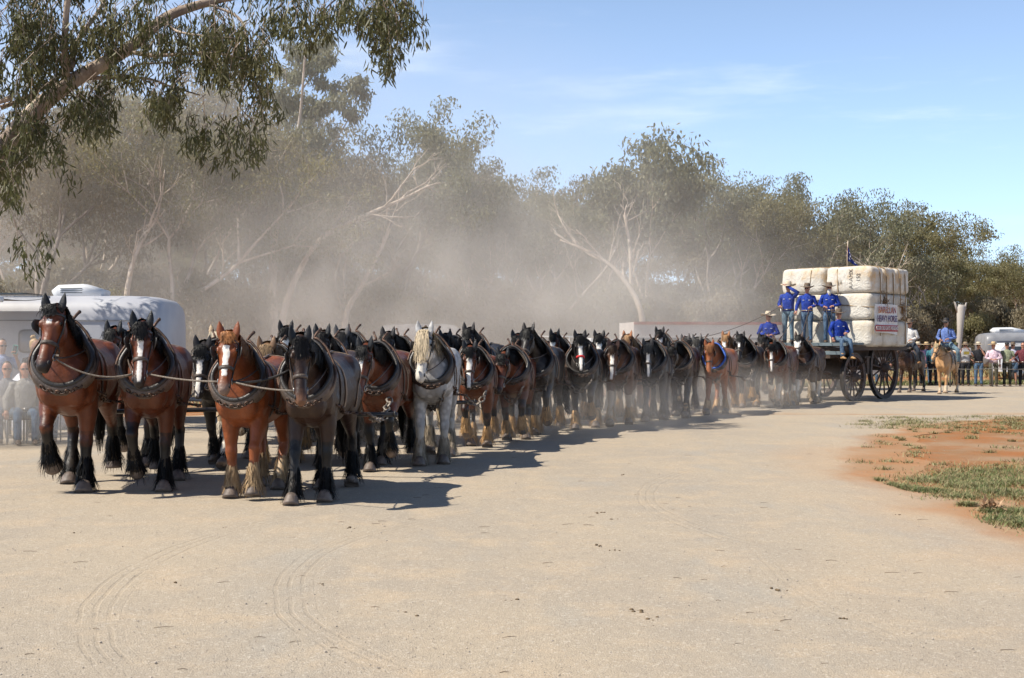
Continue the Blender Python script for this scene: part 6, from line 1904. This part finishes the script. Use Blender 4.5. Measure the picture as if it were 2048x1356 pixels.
cv = caravan('long white caravan with rounded roof and roof air conditioner at left', (-10.2, 27.3, 0), R(0), 5.6, 2.3, .45, 2.72, body=pm('shade_greyed_panel', (.46, .46, .48), (.40, .40, .43), 1.5, .4, .1, 6), windows=((-1.5, 1.72, .9, .55), (.25, 1.74, .75, .5), (1.15, 1.78, .36, .42), (2.02, 1.76, .42, .42)), aircon=(.8, 1.05))  # white panels greyed in their colour to stand for shade and dust
m = MB(); m.box((-1.0, -.2, 2.76), (1.7, .9, .03)); m.build('solar_panel', GLASS_D, cv, False)
# awning of the caravan
aw = thing('awning', 'white rolled awning shading the crowd at the left edge', 'awning', (-10.9, 26.1, 0), 0)
m = MB(); m.loft([((-2.4, 0, 2.66), .03, .03), ((1.25, 0, 2.66), .03, .03)], 8, A=(0, 1, 0)); 
V = []; F = []
for lay in (0, 1):
    for j in range(7):
        for i in range(9):
            V.append((-2.4 + i * .456, -2.4 * j / 6, 2.66 - .12 * j / 6 - .05 * math.sin(PI * j / 6) - .012 * lay))
for lay in (0, 1):
    for j in range(6):
        for i in range(8):
            a = lay * 63 + j * 9 + i; F.append((a, a + 1, a + 10, a + 9))
m.add(V, F); m.build('awning_sheet', cloth('awning_cloth', (.40, .40, .42), (.32, .32, .34)), aw)
m = MB(); m.tube([(-2.4, -2.42, 2.53), (1.25, -2.42, 2.53)], .06, 10); m.build('roller', WHITE_P, aw)
for x in (-2.3, 1.15):
    m = MB(); m.tube([(x, -2.4, 0), (x, -2.4, 2.5)], .022, 6); m.build('leg', GREYP, aw)
# crowd in the awning's shade
def crowd(px, d, label, **kw):
    p = Vector(((px - 1024) / F_PX * d, d, .0)); rz = kw.pop('rotz', R(25))
    return make_person(label, p, rz, kw.pop('shirt'), kw.pop('trousers'), group='crowd under the awning', voxel=.018, **kw)
crowd(70, 22.6, 'woman with blond hair in a bun and black top at the left', shirt=cloth('black_green', (.02, .02, .025)), trousers=DARK, hair=pm('blond_hair', (.42, .27, .12), (.28, .17, .07), 30, .6), bun=True, skin=SKIN, rotz=R(60), sleeves='short', glasses=False)
_, ph = crowd(4, 22.2, 'woman holding up a phone at the left edge', shirt=cloth('pale_blue_top', (.30, .36, .52)), trousers=DARK, hair=pm('dark_hair', (.04, .03, .025), None, 30, .6), arms=('down', 'phone'), skin=SKIN, rotz=R(40), sleeves='short')
o = ph[1] + Vector((.02, -.02, .06)); m = MB(); m.box((0, 0, 0), (.085, .012, .16), Matrix.Rotation(.2, 3, 'Y')); m.mi = 1; m.box((0, -.008, .0), (.07, .004, .14), Matrix.Rotation(.2, 3, 'Y'))
tag(m.build('phone', [pm('teal_case', (.10, .42, .34)), GLASS_D], loc=o, smooth=False), 'teal phone held up by the woman at the left edge', 'phone')
def chair(px, d, label):
    p = Vector(((px - 1024) / F_PX * d, d, 0)); t = thing('camp_chair', label, 'chair', p, R(20), 'camp chairs')
    c = cloth('chair_canvas', (.03, .035, .06))
    m = MB(); m.box((0, 0, .42), (.5, .48, .02)); m.build('seat', c, t, False)
    m = MB(); m.box((0, .26, .72), (.5, .02, .5)); m.build('backrest', c, t, False)
    for sx in (-1, 1):
        for sy in (-1, 1):
            m = MB(); m.tube([(sx * .27, sy * .24, 0), (sx * .27, sy * .24, .42 if sy < 0 else .98)], .012, 6); m.build('leg', GREYP, t)
for px, d, lc, lp, sh in ((14, 21.2, 'dark camp chair under the person in grey at left', 'seated onlooker in grey shirt at the far left', cloth('grey_shirt', (.25, .25, .27))),
                          (50, 21.0, 'dark camp chair left of the tall bay leader', 'seated onlooker in stone coloured shirt in front of the white parasol', cloth('stone_shirt', (.35, .33, .30))),
                          (88, 21.4, 'dark camp chair hidden behind the tall bay leader', 'seated onlooker in navy shirt beside the tall bay leader', cloth('navy', (.03, .04, .09)))):
    chair(px, d, lc)
    crowd(px, d, lp, shirt=sh, trousers=JEANS, legs=('sit', 'sit'), seatz=.44, hair=pm('dark_hair_%d' % px, (.03, .025, .02), None, 30, .6), arms=('low', 'low'))
# white parasol leaning behind them
t = thing('parasol', 'white parasol leaning low behind the seated crowd at left', 'parasol', at(82, 800, 23.2), 0)
m = MB(); rot = Matrix.Rotation(R(62), 3, 'X')
prof = [(.002, .30), (.25, .27), (.5, .19), (.68, .08), (.76, 0.0), (.75, -.01), (.5, .17), (.25, .25), (.002, .28)]
m.lathe(prof, 16, rot=rot); m.build('canopy', cloth('parasol_white', (.75, .76, .82)), t)
m = MB(); m.tube([rot @ Vector((0, 0, .32)), rot @ Vector((0, 0, -.5))], .012, 6); m.build('shaft', STEEL, t)
# camper and off roader behind the right hand crowd
caravan('grey camper with white roof hatch at the right edge', (25.6, 62, 0), R(-5), 4.6, 2.2, .6, 2.30, body=GREYP, windows=((-1.3, 1.45, .7, .45), (-.3, 1.45, .7, .45), (1.0, 1.45, .8, .45)), aircon=(-1.0, 1.5))
t = thing('off_roader', 'white off road car parked in front of the grey camper', 'car', (24.9, 58.5, 0), R(-6), 'parked vehicles')
m = MB()
def prism(mb, prof, hw, tp=1.0):
    n = len(prof); V = [(x, -hw * (tp if z > 1.05 else 1), z) for x, z in prof] + [(x, hw * (tp if z > 1.05 else 1), z) for x, z in prof]
    mb.add(V, [tuple(range(n)), tuple(range(2 * n - 1, n - 1, -1))] + [(i + n, (i + 1) % n + n, (i + 1) % n, i) for i in range(n)])
prism(m, [(-2.2, .45), (2.2, .45), (2.25, .7), (2.15, 1.0), (1.0, 1.1), (.35, 1.72), (-1.9, 1.78), (-2.15, 1.5), (-2.25, .8)], .9, .86); m.build('body', WHITE_P, t, False)
for x0, x1 in ((-1.95, -1.15), (-1.05, -.25), (-.15, .55)):
    m = MB(); m.add([(x0, -.885, 1.08), (x1 + (.15 if x1 > .5 else 0), -.885, 1.08), (x1 - (.2 if x1 > .5 else 0), -.80, 1.62), (x0, -.80, 1.62)], [(0, 1, 2, 3)]); m.build('window', GLASS_D, t, False)
for x in (-1.35, 1.35): vwheel(t, x, -.82, .38)
for s in (-1, 1):
    m = MB(); m.box((2.19, s * .65, .85), (.08, .3, .16)); m.build('headlight', STEEL, t, False)
# dusty vehicles beyond the team
caravan('white caravan roof in the dust, its fading painted as grey, behind the dapple grey', (-3.6, 49, 0), R(4), 3.0, 2.2, .6, 2.50, body=GREYP, windows=((-1, 1.75, .7, .45), (1, 1.75, .7, .45)))  # grey body colour mimics white panels veiled by dust haze
t = thing('livestock_trailer', 'long pale trailer with a red top rail fading in the dust', 'trailer', (8.9, 46.5, 0), R(8), 'parked vehicles')
m = MB(); m.box((0, 0, 1.55), (9.5, 2.3, 1.9)); m.build('body', pm('dusty_white_panel', (.60, .56, .54), (.5, .46, .44), 1, .6), t, False)
m = MB(); m.box((0, -1.17, 2.46), (9.5, .06, .10)); m.build('top_rail', pm('red_rail', (.38, .14, .12)), t, False)
for k in range(4):
    m = MB(); m.box((0, -1.17, 1.0 + k * .3), (9.3, .04, .08)); m.build('slat', GREYP, t, False)
for x in (-3.6, -2.7, 3.2): vwheel(t, x, -1.0, .45, .25)
t = thing('utility_truck', 'white utility with a mesh cage tray behind the black horse with white face', 'truck', (2.75, 41.0, 0), R(10), 'parked vehicles')
m = MB(); prism(m, [(-2.3, .5), (2.2, .5), (2.25, .95), (1.4, 1.1), (.9, 1.85), (-.35, 1.9), (-.45, 1.0), (-2.3, 1.0)], .88, .88); m.build('body', WHITE_P, t, False)
m = MB(); m.add([(-.25, -.87, 1.12), (1.05, -.87, 1.12), (.78, -.78, 1.72), (-.25, -.78, 1.76)], [(0, 1, 2, 3)]); m.build('window', GLASS_D, t, False)
m = MB()
for x in np.linspace(-2.25, -.5, 7): m.tube([(x, -.85, 1.0), (x, -.85, 1.95)], .014, 5)
for z in np.linspace(1.0, 1.95, 5): m.tube([(-2.25, -.85, z), (-.5, -.85, z)], .014, 5); m.tube([(-2.25, .85, z), (-.5, .85, z)], .014, 5)
m.build('cage', WHITE_P, t)
for x in (-1.4, 1.45): vwheel(t, x, -.8, .37)

# ------------------------------------------------------------------ dust stirred up by the team
def dust(name, label, c, rad, rot, density, seed, power=1.2, nscale=1.6, contrast=(.34, .62)):
    t = bpy.data.materials.new(name + '_air'); t.use_nodes = True
    nt = t.node_tree; nt.nodes.clear()
    w = NT.__new__(NT); w.m = t; w.t = nt
    out = nt.nodes.new('ShaderNodeOutputMaterial'); pv = nt.nodes.new('ShaderNodeVolumePrincipled')
    pv.inputs['Color'].default_value = (.975, .915, .845, 1); pv.inputs['Anisotropy'].default_value = .15
    co = w.coord('Object')
    ln = w.n('VectorMath', operation='LENGTH'); w.put(ln.inputs[0], co)
    fall = w.step(ln.outputs['Value'], 1.0, .15)
    mp = w.scaled(co, (rad[0] / 6, rad[1] / 6, rad[2] / 6)); 
    nz = w.step(w.noise(nscale, 3, .55, vec=mp), contrast[0], contrast[1], .15, 1.0)
    d = w.math('MULTIPLY', w.math('MULTIPLY', w.math('POWER', fall, power), nz), density)
    w.put(pv.inputs['Density'], d)
    nt.links.new(pv.outputs[0], out.inputs['Volume'])
    mb = MB(); mb.ell((0, 0, 0), (1, 1, 1), 20, 12)
    o = mb.build(name, t); o.location = c; o.scale = rad; o.rotation_euler = (0, 0, rot)
    return tag(o, label, 'dust', kind='stuff')
dust('dust_cloud', 'pale cloud of dust rising behind the team', (-1.0, 39.5, 2.2), (17, 8.5, 7.0), R(20), .125, 1, nscale=2.2, contrast=(.38, .62))
dust('dust_cloud', 'low dust kicked up round the hooves of the team', (4.0, 30, .3), (17.5, 4.0, 1.25), R(63), .19, 2, nscale=3.6, contrast=(.42, .62))
dust('dust_cloud', 'dust drifting over the crowd and caravan at left', (-9.6, 20.6, .5), (4.6, 1.7, 2.3), R(12), .9, 3)
dust('dust_cloud', 'thin dust hanging before the trees at left and middle', (-13, 50, 5), (34, 13, 13), R(12), .042, 4, power=.8, contrast=(.2, .6))
